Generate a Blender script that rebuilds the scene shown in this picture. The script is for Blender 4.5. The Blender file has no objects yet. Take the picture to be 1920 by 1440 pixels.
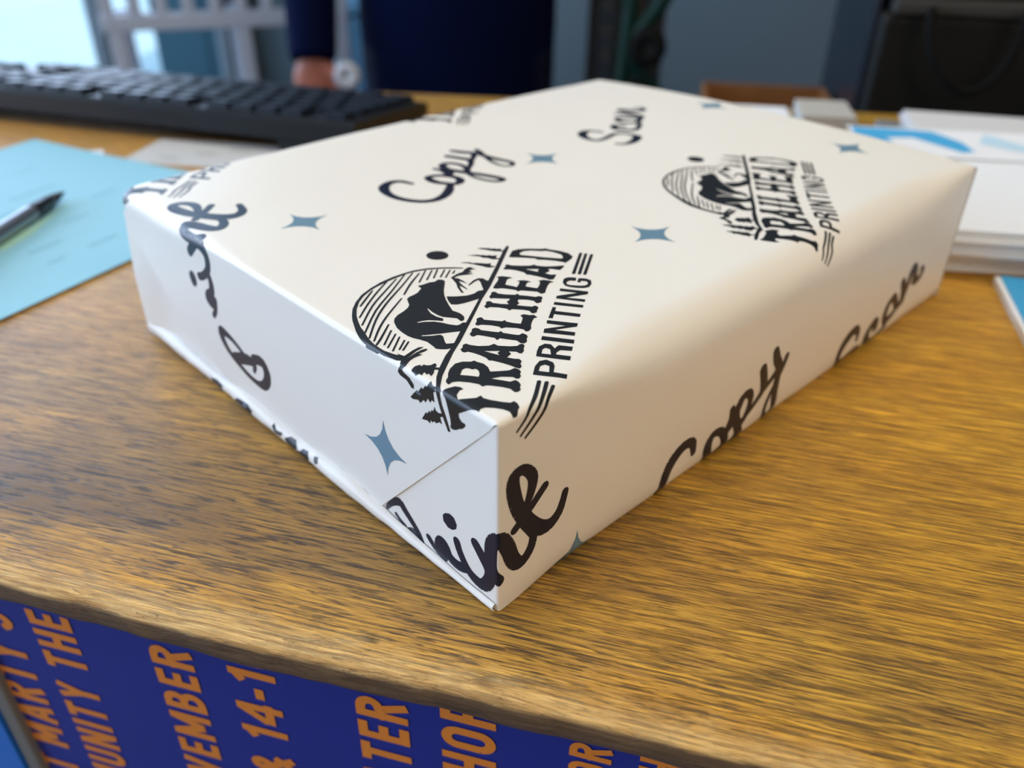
import bpy, bmesh, math, random
from mathutils import Vector, Matrix, noise
from mathutils.geometry import delaunay_2d_cdt

# ------------------------------------------------------------------ camera, world, lights, exposure
# Scene axes: x runs along the counter, y away from the customer, z up; the counter top is z = 0.
C = bpy.context.scene.collection
SC = bpy.context.scene
cam_d = bpy.data.cameras.new('camera')
cam = bpy.data.objects.new('camera', cam_d); C.objects.link(cam)
cam_d.sensor_width = 36.0
cam_d.lens = 1548.9 / 1920 * 36.0
cam_d.clip_start = 0.01; cam_d.clip_end = 100
_r = Vector((0.964221, 0.264987, 0.010638)); _d = Vector((0.151511, -0.517500, -0.842172)); _f = Vector((-0.217659, 0.813651, -0.539104))
_m = Matrix((( _r.x, -_d.x, -_f.x), (_r.y, -_d.y, -_f.y), (_r.z, -_d.z, -_f.z))).to_4x4()
_m.translation = Vector((0.042761, -0.148338, 0.172086))
cam.matrix_world = _m
cam_d.dof.use_dof = True
cam_d.dof.focus_distance = 0.222
cam_d.dof.aperture_fstop = 8.4
SC.camera = cam

world = bpy.data.worlds.new('world'); SC.world = world; world.use_nodes = True
bg = world.node_tree.nodes['Background']
bg.inputs[0].default_value = (0.50, 0.70, 1.0, 1); bg.inputs[1].default_value = 2.6
SC.view_settings.view_transform = 'Standard'; SC.view_settings.look = 'None'
SC.view_settings.gamma = 1.0; SC.view_settings.use_curve_mapping = False
SC.view_settings.exposure = 0.0

def area_light(name, loc, rot, sx, sy, col, watt):
    l = bpy.data.lights.new(name, 'AREA'); l.shape = 'RECTANGLE'; l.size = sx; l.size_y = sy
    l.color = col; l.energy = watt
    o = bpy.data.objects.new(name, l); C.objects.link(o); o.location = loc; o.rotation_euler = rot
    return o
PI = math.pi
# daylight through the upper panes of the shop window in the left wall
area_light('window_daylight', (-2.20, 0.3, 0.50), (0, -PI/2, 0), 1.0, 5.2, (0.63, 0.75, 1.0), 78)
# ceiling panels
area_light('ceiling_panel_light', (-0.1, 0.4, 1.78), (0, 0, 0), 1.2, 0.6, (1.0, 0.85, 0.56), 8.8)
area_light('ceiling_panel_light', (1.8, -1.2, 1.78), (0, 0, 0), 1.2, 0.6, (1.0, 0.85, 0.63), 22)  # unseen lamp, added to keep the package's right side bright
sun_d = bpy.data.lights.new('sun', 'SUN'); sun_d.energy = 3.0; sun_d.angle = 0.01; sun_d.color = (1.0, 0.97, 0.92)
sun = bpy.data.objects.new('sun', sun_d); C.objects.link(sun)
sun.rotation_euler = Vector((-0.45, 0.35, -1.0)).to_track_quat('-Z', 'Y').to_euler()

# ------------------------------------------------------------------ helpers
def setp(o, label=None, cat=None, group=None, kind=None):
    if label: o['label'] = label
    if cat: o['category'] = cat
    if group: o['group'] = group
    if kind: o['kind'] = kind
    return o
def link(name, me, parent=None, mats=None):
    o = bpy.data.objects.new(name, me); C.objects.link(o)
    if parent: o.parent = parent
    for m in (mats or []): me.materials.append(m)
    return o
def mesh_from(name, bm, mats, parent=None, smooth=False, recalc=True):
    if recalc: bmesh.ops.recalc_face_normals(bm, faces=bm.faces[:])
    me = bpy.data.meshes.new(name); bm.to_mesh(me); bm.free()
    if smooth:
        for p in me.polygons: p.use_smooth = True
    if not isinstance(mats, (list, tuple)): mats = [mats]
    return link(name, me, parent, mats)
def thing(name, label, cat, loc=(0,0,0), rz=0, group=None):
    o = bpy.data.objects.new(name, None); C.objects.link(o); o.location = loc; o.rotation_euler = (0,0,rz)
    o.empty_display_size = 0.02
    return setp(o, label, cat, group)
def bm_box(bm, lo, hi, bevel=0, seg=2, mi=0, mat=None):
    ret = bmesh.ops.create_cube(bm, size=1.0)
    vs = ret['verts']
    c = [(lo[i]+hi[i])/2 for i in range(3)]; s = [hi[i]-lo[i] for i in range(3)]
    for v in vs: v.co = Vector((c[0]+v.co.x*s[0], c[1]+v.co.y*s[1], c[2]+v.co.z*s[2]))
    fs = list({f for v in vs for f in v.link_faces})
    for f in fs: f.material_index = mi
    if bevel:
        es = list({e for v in vs for e in v.link_edges})
        r = bmesh.ops.bevel(bm, geom=es, offset=bevel, segments=seg, profile=0.5, affect='EDGES')
        for f in r['faces']: f.material_index = mi
        vs = list({v for f in r['faces'] for v in f.verts} | {v for v in vs if v.is_valid})
    if mat is not None:
        bmesh.ops.transform(bm, matrix=mat, verts=[v for v in vs if v.is_valid])
    return vs
def box(name, lo, hi, m, parent=None, bevel=0, seg=2, mat=None, smooth=False):
    bm = bmesh.new(); bm_box(bm, lo, hi, bevel, seg, 0, mat)
    return mesh_from(name, bm, m, parent, smooth)
def bm_tube(bm, pts, rad, n=12, caps=True, mi=0, squash=None):
    pts = [Vector(p) for p in pts]
    if isinstance(rad, (int, float)): rad = [rad]*len(pts)
    rings = []; prev = None
    for i, p in enumerate(pts):
        t = (pts[min(i+1, len(pts)-1)] - pts[max(i-1, 0)]).normalized()
        if prev is None:
            a = Vector((1,0,0)) if abs(t.x) < 0.9 else Vector((0,1,0))
            u = (a - t*a.dot(t)).normalized()
        else:
            u = (prev - t*prev.dot(t)).normalized()
        prev = u; w = t.cross(u)
        r = rad[i]; ru, rw = (r if isinstance(r, tuple) else (r, r))
        rings.append([bm.verts.new(p + u*math.cos(2*PI*k/n)*ru + w*math.sin(2*PI*k/n)*rw) for k in range(n)])
    for a, b in zip(rings[:-1], rings[1:]):
        for k in range(n):
            f = bm.faces.new((a[k], a[(k+1)%n], b[(k+1)%n], b[k])); f.material_index = mi
    if caps:
        for r in (rings[0], rings[-1]):
            f = bm.faces.new(r); f.material_index = mi
def tube(name, pts, rad, m, parent=None, n=12, smooth=True):
    bm = bmesh.new(); bm_tube(bm, pts, rad, n); return mesh_from(name, bm, m, parent, smooth)
def lathe(name, prof, m, parent=None, n=24, loc=(0,0,0)):
    bm = bmesh.new(); rings = []
    for r, z in prof:
        rings.append([bm.verts.new((loc[0]+r*math.cos(2*PI*k/n), loc[1]+r*math.sin(2*PI*k/n), loc[2]+z)) for k in range(n)])
    for a, b in zip(rings[:-1], rings[1:]):
        for k in range(n): bm.faces.new((a[k], a[(k+1)%n], b[(k+1)%n], b[k]))
    bm.faces.new(rings[0]); bm.faces.new(rings[-1])
    return mesh_from(name, bm, m, parent, True)
def catmull(pts, k=5):
    if len(pts) < 3: return [tuple(p) for p in pts]
    out = []
    P = [pts[0]] + list(pts) + [pts[-1]]
    for i in range(1, len(P)-2):
        a, b, c, d = P[i-1], P[i], P[i+1], P[i+2]
        for j in range(k):
            t = j/k
            out.append(tuple(0.5*((2*b[q]) + (-a[q]+c[q])*t + (2*a[q]-5*b[q]+4*c[q]-d[q])*t*t + (-a[q]+3*b[q]-3*c[q]+d[q])*t**3) for q in range(len(b))))
    out.append(tuple(pts[-1])); return out
def smooth01(a, b, x):
    t = max(0.0, min(1.0, (x-a)/(b-a))); return t*t*(3-2*t)

# ------------------------------------------------------------------ materials
def mat(name, col, rough=0.5, metal=0.0, spec=0.5, emit=None, coat=0.0, bump=None, vary=None):
    m = bpy.data.materials.new(name); m.use_nodes = True
    nt = m.node_tree; b = nt.nodes['Principled BSDF']
    b.inputs['Base Color'].default_value = (*col, 1); b.inputs['Roughness'].default_value = rough
    b.inputs['Metallic'].default_value = metal; b.inputs['Specular IOR Level'].default_value = spec
    b.inputs['Coat Weight'].default_value = coat
    if emit:
        b.inputs['Emission Color'].default_value = (*emit[0], 1); b.inputs['Emission Strength'].default_value = emit[1]
    tc = None
    if bump or vary:
        tc = nt.nodes.new('ShaderNodeTexCoord')
    if bump:
        n = nt.nodes.new('ShaderNodeTexNoise'); n.inputs['Scale'].default_value = bump[0]; n.inputs['Detail'].default_value = 4
        nt.links.new(tc.outputs['Object'], n.inputs['Vector'])
        bp = nt.nodes.new('ShaderNodeBump'); bp.inputs['Strength'].default_value = bump[1]; bp.inputs['Distance'].default_value = bump[2]
        nt.links.new(n.outputs['Fac'], bp.inputs['Height']); nt.links.new(bp.outputs['Normal'], b.inputs['Normal'])
    if vary:
        n = nt.nodes.new('ShaderNodeTexNoise'); n.inputs['Scale'].default_value = vary[0]; n.inputs['Detail'].default_value = 5
        nt.links.new(tc.outputs['Object'], n.inputs['Vector'])
        mx = nt.nodes.new('ShaderNodeMix'); mx.data_type = 'RGBA'
        mx.inputs['A'].default_value = (*col, 1); mx.inputs['B'].default_value = (*vary[1], 1)
        nt.links.new(n.outputs['Fac'], mx.inputs['Factor']); nt.links.new(mx.outputs['Result'], b.inputs['Base Color'])
    return m
def srgb(r, g, b):
    return tuple(((c/255)/12.92 if c/255 <= 0.04045 else ((c/255+0.055)/1.055)**2.4) for c in (r, g, b))

M_paper = mat('satin_wrapping_paper', (0.835, 0.80, 0.735), 0.42, spec=0.45, bump=(900, 0.12, 0.0002))
M_ink = mat('black_print_ink', (0.008, 0.009, 0.010), 0.34, spec=0.38)
M_navy_ink = mat('navy_print_ink', (0.004, 0.009, 0.028), 0.30, spec=0.34)
M_star_ink = mat('grey_blue_print_ink', srgb(104, 138, 158), 0.35, spec=0.5)
M_core = mat('plain_white_board', (0.80, 0.79, 0.77), 0.6)
M_white = mat('white_office_paper', (0.82, 0.84, 0.88), 0.6)
M_grey_paper = mat('grey_white_paper', (0.55, 0.55, 0.55), 0.6)
M_blue_paper = mat('pale_blue_copy_paper', srgb(138, 196, 216), 0.6)
M_cyan = mat('bright_blue_cover', srgb(60, 165, 222), 0.45)
M_black = mat('black_plastic', (0.006, 0.007, 0.009), 0.42, spec=0.3, bump=(400, 0.1, 0.0005))
M_key = mat('black_key_plastic', (0.006, 0.010, 0.019), 0.40, spec=0.2)
M_steel = mat('brushed_steel', (0.32, 0.33, 0.36), 0.28, metal=0.9)
M_darkpen = mat('dark_gunmetal', (0.035, 0.04, 0.05), 0.3, metal=0.6)
M_alu = mat('grey_aluminium_frame', (0.20, 0.195, 0.19), 0.45, metal=0.3)
M_poster = mat('navy_poster_print', srgb(26, 42, 140), 0.42)
M_orange = mat('orange_poster_lettering', srgb(214, 130, 48), 0.45)
M_poster2 = mat('bright_blue_poster_print', srgb(40, 120, 215), 0.4, vary=(3.0, srgb(20, 90, 190)))
M_card = mat('brown_cardboard', srgb(142, 92, 42), 0.8, vary=(25, srgb(112, 70, 30)))
M_shirt = mat('navy_fabric', (0.0012, 0.0036, 0.022), 0.9, spec=0.05, bump=(220, 0.3, 0.001))
M_trouser = mat('dark_navy_trouser_fabric', (0.003, 0.006, 0.022), 0.9, spec=0.15)
M_skin = mat('brown_skin', srgb(150, 84, 62), 0.5, vary=(60, srgb(170, 104, 84)))
M_hair = mat('black_hair', (0.01, 0.008, 0.007), 0.6)
M_shoe = mat('black_shoe_leather', (0.01, 0.01, 0.01), 0.4)
M_wall = mat('grey_blue_wall_paint', (0.10, 0.135, 0.155), 0.8)
M_wallwarm = mat('warm_cream_wall_paint', (0.60, 0.43, 0.28), 0.85)
M_ceil = mat('white_ceiling_tile', (0.75, 0.74, 0.72), 0.9)
M_floor = mat('dark_floor_covering', (0.07, 0.065, 0.06), 0.55, vary=(6, (0.10, 0.09, 0.08)))
M_frame = mat('grey_window_frame', (0.16, 0.17, 0.19), 0.5)
M_tablegrey = mat('light_grey_painted_metal', (0.42, 0.44, 0.50), 0.5)
M_pave = mat('pale_concrete_pavement', (0.50, 0.56, 0.57), 0.9, vary=(1.2, (0.36, 0.44, 0.46)))
M_teal = mat('teal_painted_metal', (0.06, 0.17, 0.27), 0.5)
M_cab = mat('dark_teal_cabinet_paint', (0.022, 0.075, 0.105), 0.5)
M_green = mat('dark_green_painted_metal', (0.003, 0.022, 0.016), 0.5, spec=0.2)
M_rubber = mat('black_rubber', (0.003, 0.003, 0.003), 0.8, spec=0.15)
M_darkshelf = mat('black_shelf_metal', (0.012, 0.012, 0.014), 0.6)
M_beige = mat('beige_plastic', (0.55, 0.45, 0.36), 0.5)
M_panel = mat('frosted_light_panel', (0.9, 0.9, 0.88), 0.6, emit=((1.0, 0.93, 0.8), 3.0))

def glass_mat():
    m = bpy.data.materials.new('clear_window_glass'); m.use_nodes = True
    nt = m.node_tree; nt.nodes.clear()
    out = nt.nodes.new('ShaderNodeOutputMaterial'); mx = nt.nodes.new('ShaderNodeMixShader')
    tr = nt.nodes.new('ShaderNodeBsdfTransparent'); gl = nt.nodes.new('ShaderNodeBsdfGlossy')
    tr.inputs[0].default_value = (0.93, 0.98, 0.98, 1); gl.inputs['Roughness'].default_value = 0.02
    mx.inputs[0].default_value = 0.06
    nt.links.new(tr.outputs[0], mx.inputs[1]); nt.links.new(gl.outputs[0], mx.inputs[2])
    nt.links.new(mx.outputs[0], out.inputs[0]); return m
M_glass = glass_mat()

def wood_mat():
    """Worn oak: grain along x, dark open pores that gather near the front edge, bare chipped rim."""
    m = bpy.data.materials.new('worn_varnished_oak'); m.use_nodes = True
    nt = m.node_tree; N = nt.nodes; L = nt.links; b = N['Principled BSDF']
    tc = N.new('ShaderNodeTexCoord'); sep = N.new('ShaderNodeSeparateXYZ'); L.new(tc.outputs['Object'], sep.inputs[0])
    def mapped(sx, sy, sz, rot=0.0):
        mp = N.new('ShaderNodeMapping'); mp.inputs['Scale'].default_value = (sx, sy, sz); mp.inputs['Rotation'].default_value = (0, 0, rot)
        L.new(tc.outputs['Object'], mp.inputs[0]); return mp.outputs[0]
    def nz(vec, scale, detail=4, rough=0.5, dist=0.0):
        n = N.new('ShaderNodeTexNoise'); n.inputs['Scale'].default_value = scale; n.inputs['Detail'].default_value = detail
        n.inputs['Roughness'].default_value = rough; n.inputs['Distortion'].default_value = dist
        L.new(vec, n.inputs['Vector']); return n.outputs['Fac']
    def rng(x, a, b_, c=0.0, d=1.0):
        r = N.new('ShaderNodeMapRange'); r.inputs[1].default_value = a; r.inputs[2].default_value = b_
        r.inputs[3].default_value = c; r.inputs[4].default_value = d; L.new(x, r.inputs[0]); return r.outputs[0]
    def mth(op, a, b2):
        r = N.new('ShaderNodeMath'); r.operation = op
        for i, v in enumerate((a, b2)):
            if isinstance(v, (int, float)): r.inputs[i].default_value = v
            else: L.new(v, r.inputs[i])
        return r.outputs[0]
    def mix(f, a, b2):
        r = N.new('ShaderNodeMix'); r.data_type = 'RGBA'
        if isinstance(f, float): r.inputs['Factor'].default_value = f
        else: L.new(f, r.inputs['Factor'])
        for k, v in (('A', a), ('B', b2)):
            if isinstance(v, tuple): r.inputs[k].default_value = (*v, 1)
            else: L.new(v, r.inputs[k])
        return r.outputs['Result']
    rot = 0.05
    broad = nz(mapped(2.0, 12.0, 12.0, rot), 2.4, 4, 0.55, 0.8)
    fine = nz(mapped(16.0, 380.0, 100.0, rot), 3.0, 5, 0.65, 0.3)
    blotch = nz(mapped(7.0, 14.0, 14.0), 2.0, 4, 0.6, 0.5)
    gold = mix(rng(broad, 0.35, 0.68), srgb(255, 198, 62), srgb(236, 170, 46))
    gold = mix(rng(fine, 0.38, 0.62), gold, srgb(150, 104, 26))
    mid = nz(mapped(5.0, 90.0, 60.0, rot), 3.0, 4, 0.6, 0.6)
    gold = mix(rng(mid, 0.42, 0.66, 0.0, 0.42), gold, srgb(128, 86, 24))
    # darkened, dirty band behind the front edge and patches elsewhere
    band = mth('MULTIPLY', rng(sep.outputs['Y'], 0.13, 0.01), rng(sep.outputs['Y'], -0.020, 0.002, 0.10, 1.0))
    left = rng(sep.outputs['X'], 0.12, -0.16, 0.45, 1.0)
    dirt = mth('MULTIPLY', mth('MULTIPLY', band, left), rng(blotch, 0.34, 0.56, 0.35, 1.0))
    gold = mix(rng(sep.outputs['X'], 0.10, -0.25, 0.0, 0.45), gold, srgb(176, 132, 78))
    c = mix(mth('MULTIPLY', dirt, 0.85), gold, srgb(98, 74, 44))
    # pores: short dark dashes along the grain
    pores = nz(mapped(75.0, 1150.0, 300.0, rot), 1.0, 3, 0.6, 0.4)
    pores2 = nz(mapped(36.0, 640.0, 300.0, rot), 1.0, 4, 0.7, 0.6)
    pm = mth('MAXIMUM', rng(pores, 0.54, 0.61), rng(pores2, 0.55, 0.61))
    near = mth('MULTIPLY', rng(sep.outputs['Y'], 0.22, 0.0, 0.12, 0.95), rng(sep.outputs['X'], 0.16, -0.06, 0.62, 1.0))
    patch = rng(nz(mapped(5.0, 9.0, 9.0), 2.5, 3, 0.6), 0.38, 0.62, 0.65, 1.0)
    c = mix(mth('MULTIPLY', mth('MULTIPLY', pm, near), patch), c, srgb(30, 22, 16))
    # bare rim
    rimn = nz(mapped(30.0, 30.0, 30.0), 3.0, 4, 0.7)
    rim = rng(mth('ADD', sep.outputs['Y'], mth('MULTIPLY', rimn, 0.016)), -0.008, -0.018)
    bare = mix(rng(fine, 0.35, 0.62), srgb(238, 206, 144), srgb(186, 146, 88))
    c = mix(mth('MULTIPLY', rim, 0.75), c, bare)
    cracks = nz(mapped(120.0, 620.0, 400.0), 1.0, 4, 0.7, 1.6)
    c = mix(mth('MULTIPLY', mth('MULTIPLY', rng(cracks, 0.60, 0.68), rim), 0.8), c, srgb(104, 78, 44))
    # the side of the board is dark brown
    side = rng(sep.outputs['Z'], -0.0012, -0.0026)
    c = mix(side, c, mix(rng(fine, 0.3, 0.7), srgb(128, 102, 72), srgb(76, 58, 40)))
    L.new(c, b.inputs['Base Color'])
    rg = rng(fine, 0.3, 0.7, 0.32, 0.48)
    rg = mth('ADD', rg, mth('MULTIPLY', rim, 0.22)); L.new(rg, b.inputs['Roughness'])
    b.inputs['Specular IOR Level'].default_value = 0.5
    hh = mth('SUBTRACT', mth('MULTIPLY', fine, 0.35), mth('MULTIPLY', pm, 0.5))
    hh = mth('SUBTRACT', hh, mth('MULTIPLY', mth('MULTIPLY', rng(cracks, 0.55, 0.66), rim), 0.7))
    bp = N.new('ShaderNodeBump'); bp.inputs['Strength'].default_value = 0.6; bp.inputs['Distance'].default_value = 0.0006
    L.new(hh, bp.inputs['Height']); L.new(bp.outputs['Normal'], b.inputs['Normal'])
    return m
M_wood = wood_mat()

# ------------------------------------------------------------------ printed pattern of the wrapping paper, flat paper coordinates in mm
LOGO_SHAPES = [
 ([50.21,70.19,47.99,72.51,45.33,74.65,41.52,77.18,37.11,78.89,33.29,79.44,29.25,79.61,24.82,79.17,19.86,77.84,15.44,76,11.49,73.27,8.2,70.14,5.82,66.96,4.22,64.35,1.54,58.91,-0.38,54.29,-1.31,50.94,-1.04,45.45,0.24,39.07,1.11,37.64,2.95,38.75,1.72,41.68,0.85,45.15,0.89,49.24,1.62,53.02,2.73,56.21,3.74,59.67,5.16,62.91,6.79,66.06,9.11,69.3,12.26,72.56,15.36,74.79,18.87,76.44,21.57,77.27,26.43,78.04,29.6,78.24,33.34,78.4,36.36,77.92,40.81,76.3,44.71,73.9,49.58,69.81], []),
 ([2.46,41.56,3.05,39.26,6.54,40.08,8.6,40.24,9.77,39.42,8.8,39.28,6.63,38.98,3.07,37.75,6.29,38.53,8.33,38.69,9.71,38.29,9.49,37.62,8.3,37.44,6.5,37.58,7.03,36.59,4.41,36.75,2.7,36.36,0.35,35.13,-1.19,35.94,-1.7,35.14,-2.26,32.8,-3.51,31.27,-4.77,31.17,-5.02,32.15,-3.52,34.11,-3.23,36.81,-2.55,37.72,-0.7,37.01,1.42,38.04,1.92,39.31], []),
 ([53.71,82.94,53.59,83.88,53.22,84.76,52.65,85.51,51.89,86.09,51.02,86.45,50.08,86.57,49.13,86.45,48.26,86.09,47.5,85.51,46.93,84.76,46.56,83.88,46.44,82.94,46.56,82,46.93,81.12,47.5,80.37,48.26,79.79,49.13,79.43,50.08,79.31,51.02,79.43,51.89,79.79,52.65,80.37,53.22,81.12,53.59,82], []),
 ([31.46,69.55,32.26,69.16,33.54,69.01,35.46,68.95,36.91,68.3,38.69,68.74,39.67,67.84,39.59,66.53,37.57,64.29,35.52,62.16,33.43,59.49,31.71,56.6,30.25,53.55,28.83,50.27,29.17,48.75,29.35,47.39,29.03,45.6,28.19,44.32,27.12,43.56,26.39,43.95,26.64,45.17,26.7,45.87,25.48,47.57,24.33,49.04,23.92,50.78,23.93,53.39,24.42,55.96,24.1,55.83,23.07,52.98,23.06,50.39,23.71,48.62,23.35,47.61,22.62,47.3,21.77,48.49,19.92,50.36,18.43,51.09,17.02,51.41,16.83,51.01,18.56,50.28,20.62,48.68,21.99,46.55,22.85,44.45,24,42.71,24.92,42.54,26.28,42.89,27.02,42.21,27.19,41.48,23.31,38.86,22.53,39.46,19.87,40.91,17.19,42.29,13.15,44.76,12.97,44.38,15.03,42.75,17.17,41.66,17.23,40.49,15.75,38.1,15.16,36.79,16.61,35.83,17.79,35.42,15.32,33.27,14.41,34.11,13.27,34.53,12.15,35.57,11.48,36.55,11.77,38.1,12.09,40.94,11.41,43.17,10.61,44.98,10.2,46.98,10.27,49.64,10.74,52.53,12.17,55.75,13.53,57.38,15.51,58.5,18.05,59.14,20.32,60.08,21.74,61.23,22.89,63.43,23.59,64.68,24.93,65.37,26.6,65.44,28.58,65.89,30.26,66.98,31.04,67.27,31.1,68.21], []),
 ([33.3,58.33,35.67,56.35,38.24,54.76,40.73,54.35,42.65,54.88,43.85,54.44,44.42,54.26,42.55,52.68,39.85,50.95,39.02,50.82,34.33,51.55,32.18,52.27,31.01,53.48,31.88,55.81], []),
 ([40.07,50.04,28.14,41.63,18.88,35.21,13.5,31.87,7.83,27.74,4.13,25.02,1.24,22.22,-0.44,20.75,-1.99,20.7,-4.29,20.04,-7.05,18.64,-10.58,17.1,-11.1,17.46,-11.18,17.98,-8.15,19.72,-5.55,20.96,-3.08,21.86,-1.25,22.44,0.52,23.16,2.57,25.53,5.67,28.3,11.03,32.14,15.18,34.43,18.14,36.43,22.12,39.27,26.54,41.94,37.21,49.27,48.14,56.91,57.38,63.33,69.12,71.8,72.18,73.47,72.59,72.85,71.18,71.54,58.03,62.01,47.6,54.68], []),
 ([63.38,78.64,65.2,77.79,65.7,76.93,66.67,76.21,66.62,75.44,67.89,74.69,67.92,74.02,69.28,73.02,68.3,72.15,68.63,71.28,68.02,70.81,67.52,71.66,66.28,72.95,65.44,74.51,64.96,75.75,64.32,76.82], []),
 ([57.49,76.63,59,75.49,60.45,74.64,60.62,73.77,61.68,73.19,61.82,72.29,63,71.84,63.13,70.94,64.62,70.12,62.81,68.68,63.68,67.73,63.01,67.18,62.06,68.05,61.28,68.92,60.93,70.62,59.97,71.65,59.7,73.45,58.5,74.93], []),
 ([51.87,73.71,53.19,73.11,54.56,71.87,54.59,70.86,55.8,70.13,56.98,68.68,57.81,67.54,59.02,66.81,57.55,65.54,58.42,64.45,57.85,64.01,56.39,64.61,55.8,65.66,55.43,66.96,54.85,68.38,54.21,70.08,53.46,71.67], []),
 ([42.55,67.3,45.64,68,48,67.99,49.91,69.15,51.64,69.4,52.9,68.24,51.61,68.33,52.67,66.77,50.21,67.42,49.99,65.46,48.65,66.68,49.45,64.52,47.21,65.71,45.12,66.71,43.12,66.43,43.94,65.33,43.91,63.27,43.64,60.77,43.24,62.16,42.93,63.82,42.1,62.18,41.27,58.22,40.86,57.59,40.95,59.18,40.96,61.19,39.67,59.02,38.71,56.6,38.24,57.37,39.51,60.5,41.13,63.07,41.96,65.4], []),
 ([43.1,59.83,46.4,61.25,48.64,61.43,49.66,60.22,49.43,58.48,49.84,58.11,47.47,56.16,44.25,54.08,45.16,55.57,47.36,59,47.72,60.39,46.05,60.19,43.26,59.34], []),
 ([-0.11,32.6,1.99,33.37,3.38,33.05,3.21,32.25,4.12,32.51,4.38,31.65,5.3,31.03,6.66,31.09,6.41,30.01,5.46,29.34,6.34,28.25,5.56,27.45,4.53,28.64,3.3,27.42,1.97,26.79,2.26,28.15,1.6,28.19,1.89,29.42,0.4,28.71,0.53,29.75,-0.77,30.6,-0.42,31.16], []),
 ([-8.04,32.89,-6.05,31.32,-4.45,29.8,-5,29.59,-2.74,28.04,-3.16,27.54,-1.59,26.47,-1.66,25.77,0.57,25.07,-0.53,23.95,-0.31,22.38,-0.35,21.35,-1.28,21.41,-1.52,22.45,-2.09,23.35,-4.97,23.01,-4.81,24.05,-5.88,24.75,-5.06,25.65,-6.83,26.67,-6.29,27.34,-8.02,28.92,-7.4,29.6,-8.23,31.87], []),
 ([-12.68,28.55,-11.04,27.51,-9.65,26.69,-9.98,26.24,-8.57,25.36,-8.86,24.84,-7.73,24.24,-8.02,23.73,-6.21,23.09,-7.19,22.62,-7.39,21.41,-6.73,19.99,-7.59,19.7,-8.37,20.95,-10.24,20.35,-10.15,21.4,-11.18,22.69,-10.85,23.37,-11.66,24.14,-11.32,24.83,-12.48,25.19,-12.09,26.32,-12.58,27.81], []),
 ([-0.56,20.18,1.52,19.77,3.32,19.2,4.01,18,3.97,16.79,2.81,16.94,1.19,16.04,0.01,14.49,1.62,13.26,3.75,11.81,5.15,11.83,4.87,10.5,5.61,8.77,6.96,6.48,8.26,4.76,9.43,4.6,9.31,3.26,8.58,1.89,7.57,1.31,6.62,0.18,6.02,-0.51,4.86,-0.21,5.05,0.65,5.53,2.2,5.09,3.86,3.93,5.7,2.51,7.26,1.37,7.56,0.22,7.12,0.13,8.21,-0.75,9.83,-2.13,11.79,-3.66,13.8,-4.78,13.68,-5.6,12.72,-5.53,11.57,-6.06,11.32,-7.36,12.28,-8.15,13.63,-9.2,15.01,-9.65,16.38,-9.32,17.04,-8.27,16.82,-6.53,17.09,-4.25,17.83,-1.81,18.72], []),
 ([3.33,22.78,4.81,23.68,5.89,24.97,7.59,26.3,10.28,27.37,12.25,26.86,13.93,25.31,14.9,25.2,14.99,24.09,15.63,22.41,15.3,20.35,14.26,18.38,16.14,16.93,18.25,15.56,20.05,15.48,20.37,14.18,19.99,13.08,18.9,12.35,18.51,11.57,17.28,11,16.73,11.39,16.66,12.6,14.59,14.62,12.15,15.75,13.27,13.86,14.65,11.46,16.2,11.16,16.13,9.82,15.6,8.64,14.59,7.93,14.06,7.06,12.89,6.79,12.17,7.3,12.42,9.12,11.37,11.19,9.86,13.41,9.11,14.21,8.09,14.39,8.18,15.79,7.11,17.89,5.36,20.24,4.02,21.03,2.56,20.83,2.76,21.92], [[7.66,22.3,9.63,23.83,10.8,23.8,11.38,23.09,11.59,22.13,12.45,21.92,12.4,20.68,11.43,19.26,10.43,18.48,9.21,20.29]]),
 ([16,31.92,17.2,32.4,17.97,33.3,19.11,33.34,19.45,31.93,20.81,29.9,22.85,28.28,24.6,28.08,24.59,26.68,26.79,24.19,28.35,23.07,29.53,23.27,30.21,22.78,29.78,21.76,28.58,20.94,27.85,20.03,26.45,19.44,26.04,20.02,26.06,21.05,24.7,22.5,24.24,21.18,22.22,20.57,23.2,18.75,24.04,17.97,23.77,16.7,22.59,15.98,21.93,14.81,20.84,14.34,20.38,15.17,20.06,17.13,19.29,19.64,18.36,22,17.68,22.63,18.08,24.09,17.8,26.19,17.25,28.38,16.62,29.77,15.8,29.9,15.5,30.62], [[20.01,27.08,23.11,24.23,21.9,23.96,21.55,22.73]]),
 ([23.42,36.69,24.6,37.22,25.69,38.32,26.76,38.27,27.24,37.24,27.07,36.11,28.64,33.49,29.72,31.91,30.65,31.99,30.41,30.82,31.75,28.32,32.73,26.95,34.11,27.06,34.37,25.67,33.73,24.55,32.9,24.18,31.8,22.94,30.6,22.71,29.96,23.52,30.19,25.21,28.5,27.89,27.79,29.23,26.45,29,26.84,30.33,25.27,33.49,24.49,34.78,23.06,34.72,22.9,35.67], []),
 ([28.06,39.75,29.56,40.67,30.47,41.86,31.57,42.02,32.26,41.56,31.76,40.1,32.96,38.41,34.76,35.88,35.89,35.89,35.51,34.9,36.41,32.92,37.6,31.25,39.53,32.65,40.51,33.5,40.89,34.92,42.26,34.85,43.01,33.27,44.07,32.59,43.74,30.82,42.53,31.06,40.65,29.89,38.94,28.6,37.84,27.35,36.39,26.74,35.44,27.05,35.87,28.33,34.97,30.27,33.06,32.6,31.7,32.9,32.02,34.12,30.96,36.23,29.33,38.3,28.08,38.71], []),
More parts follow.
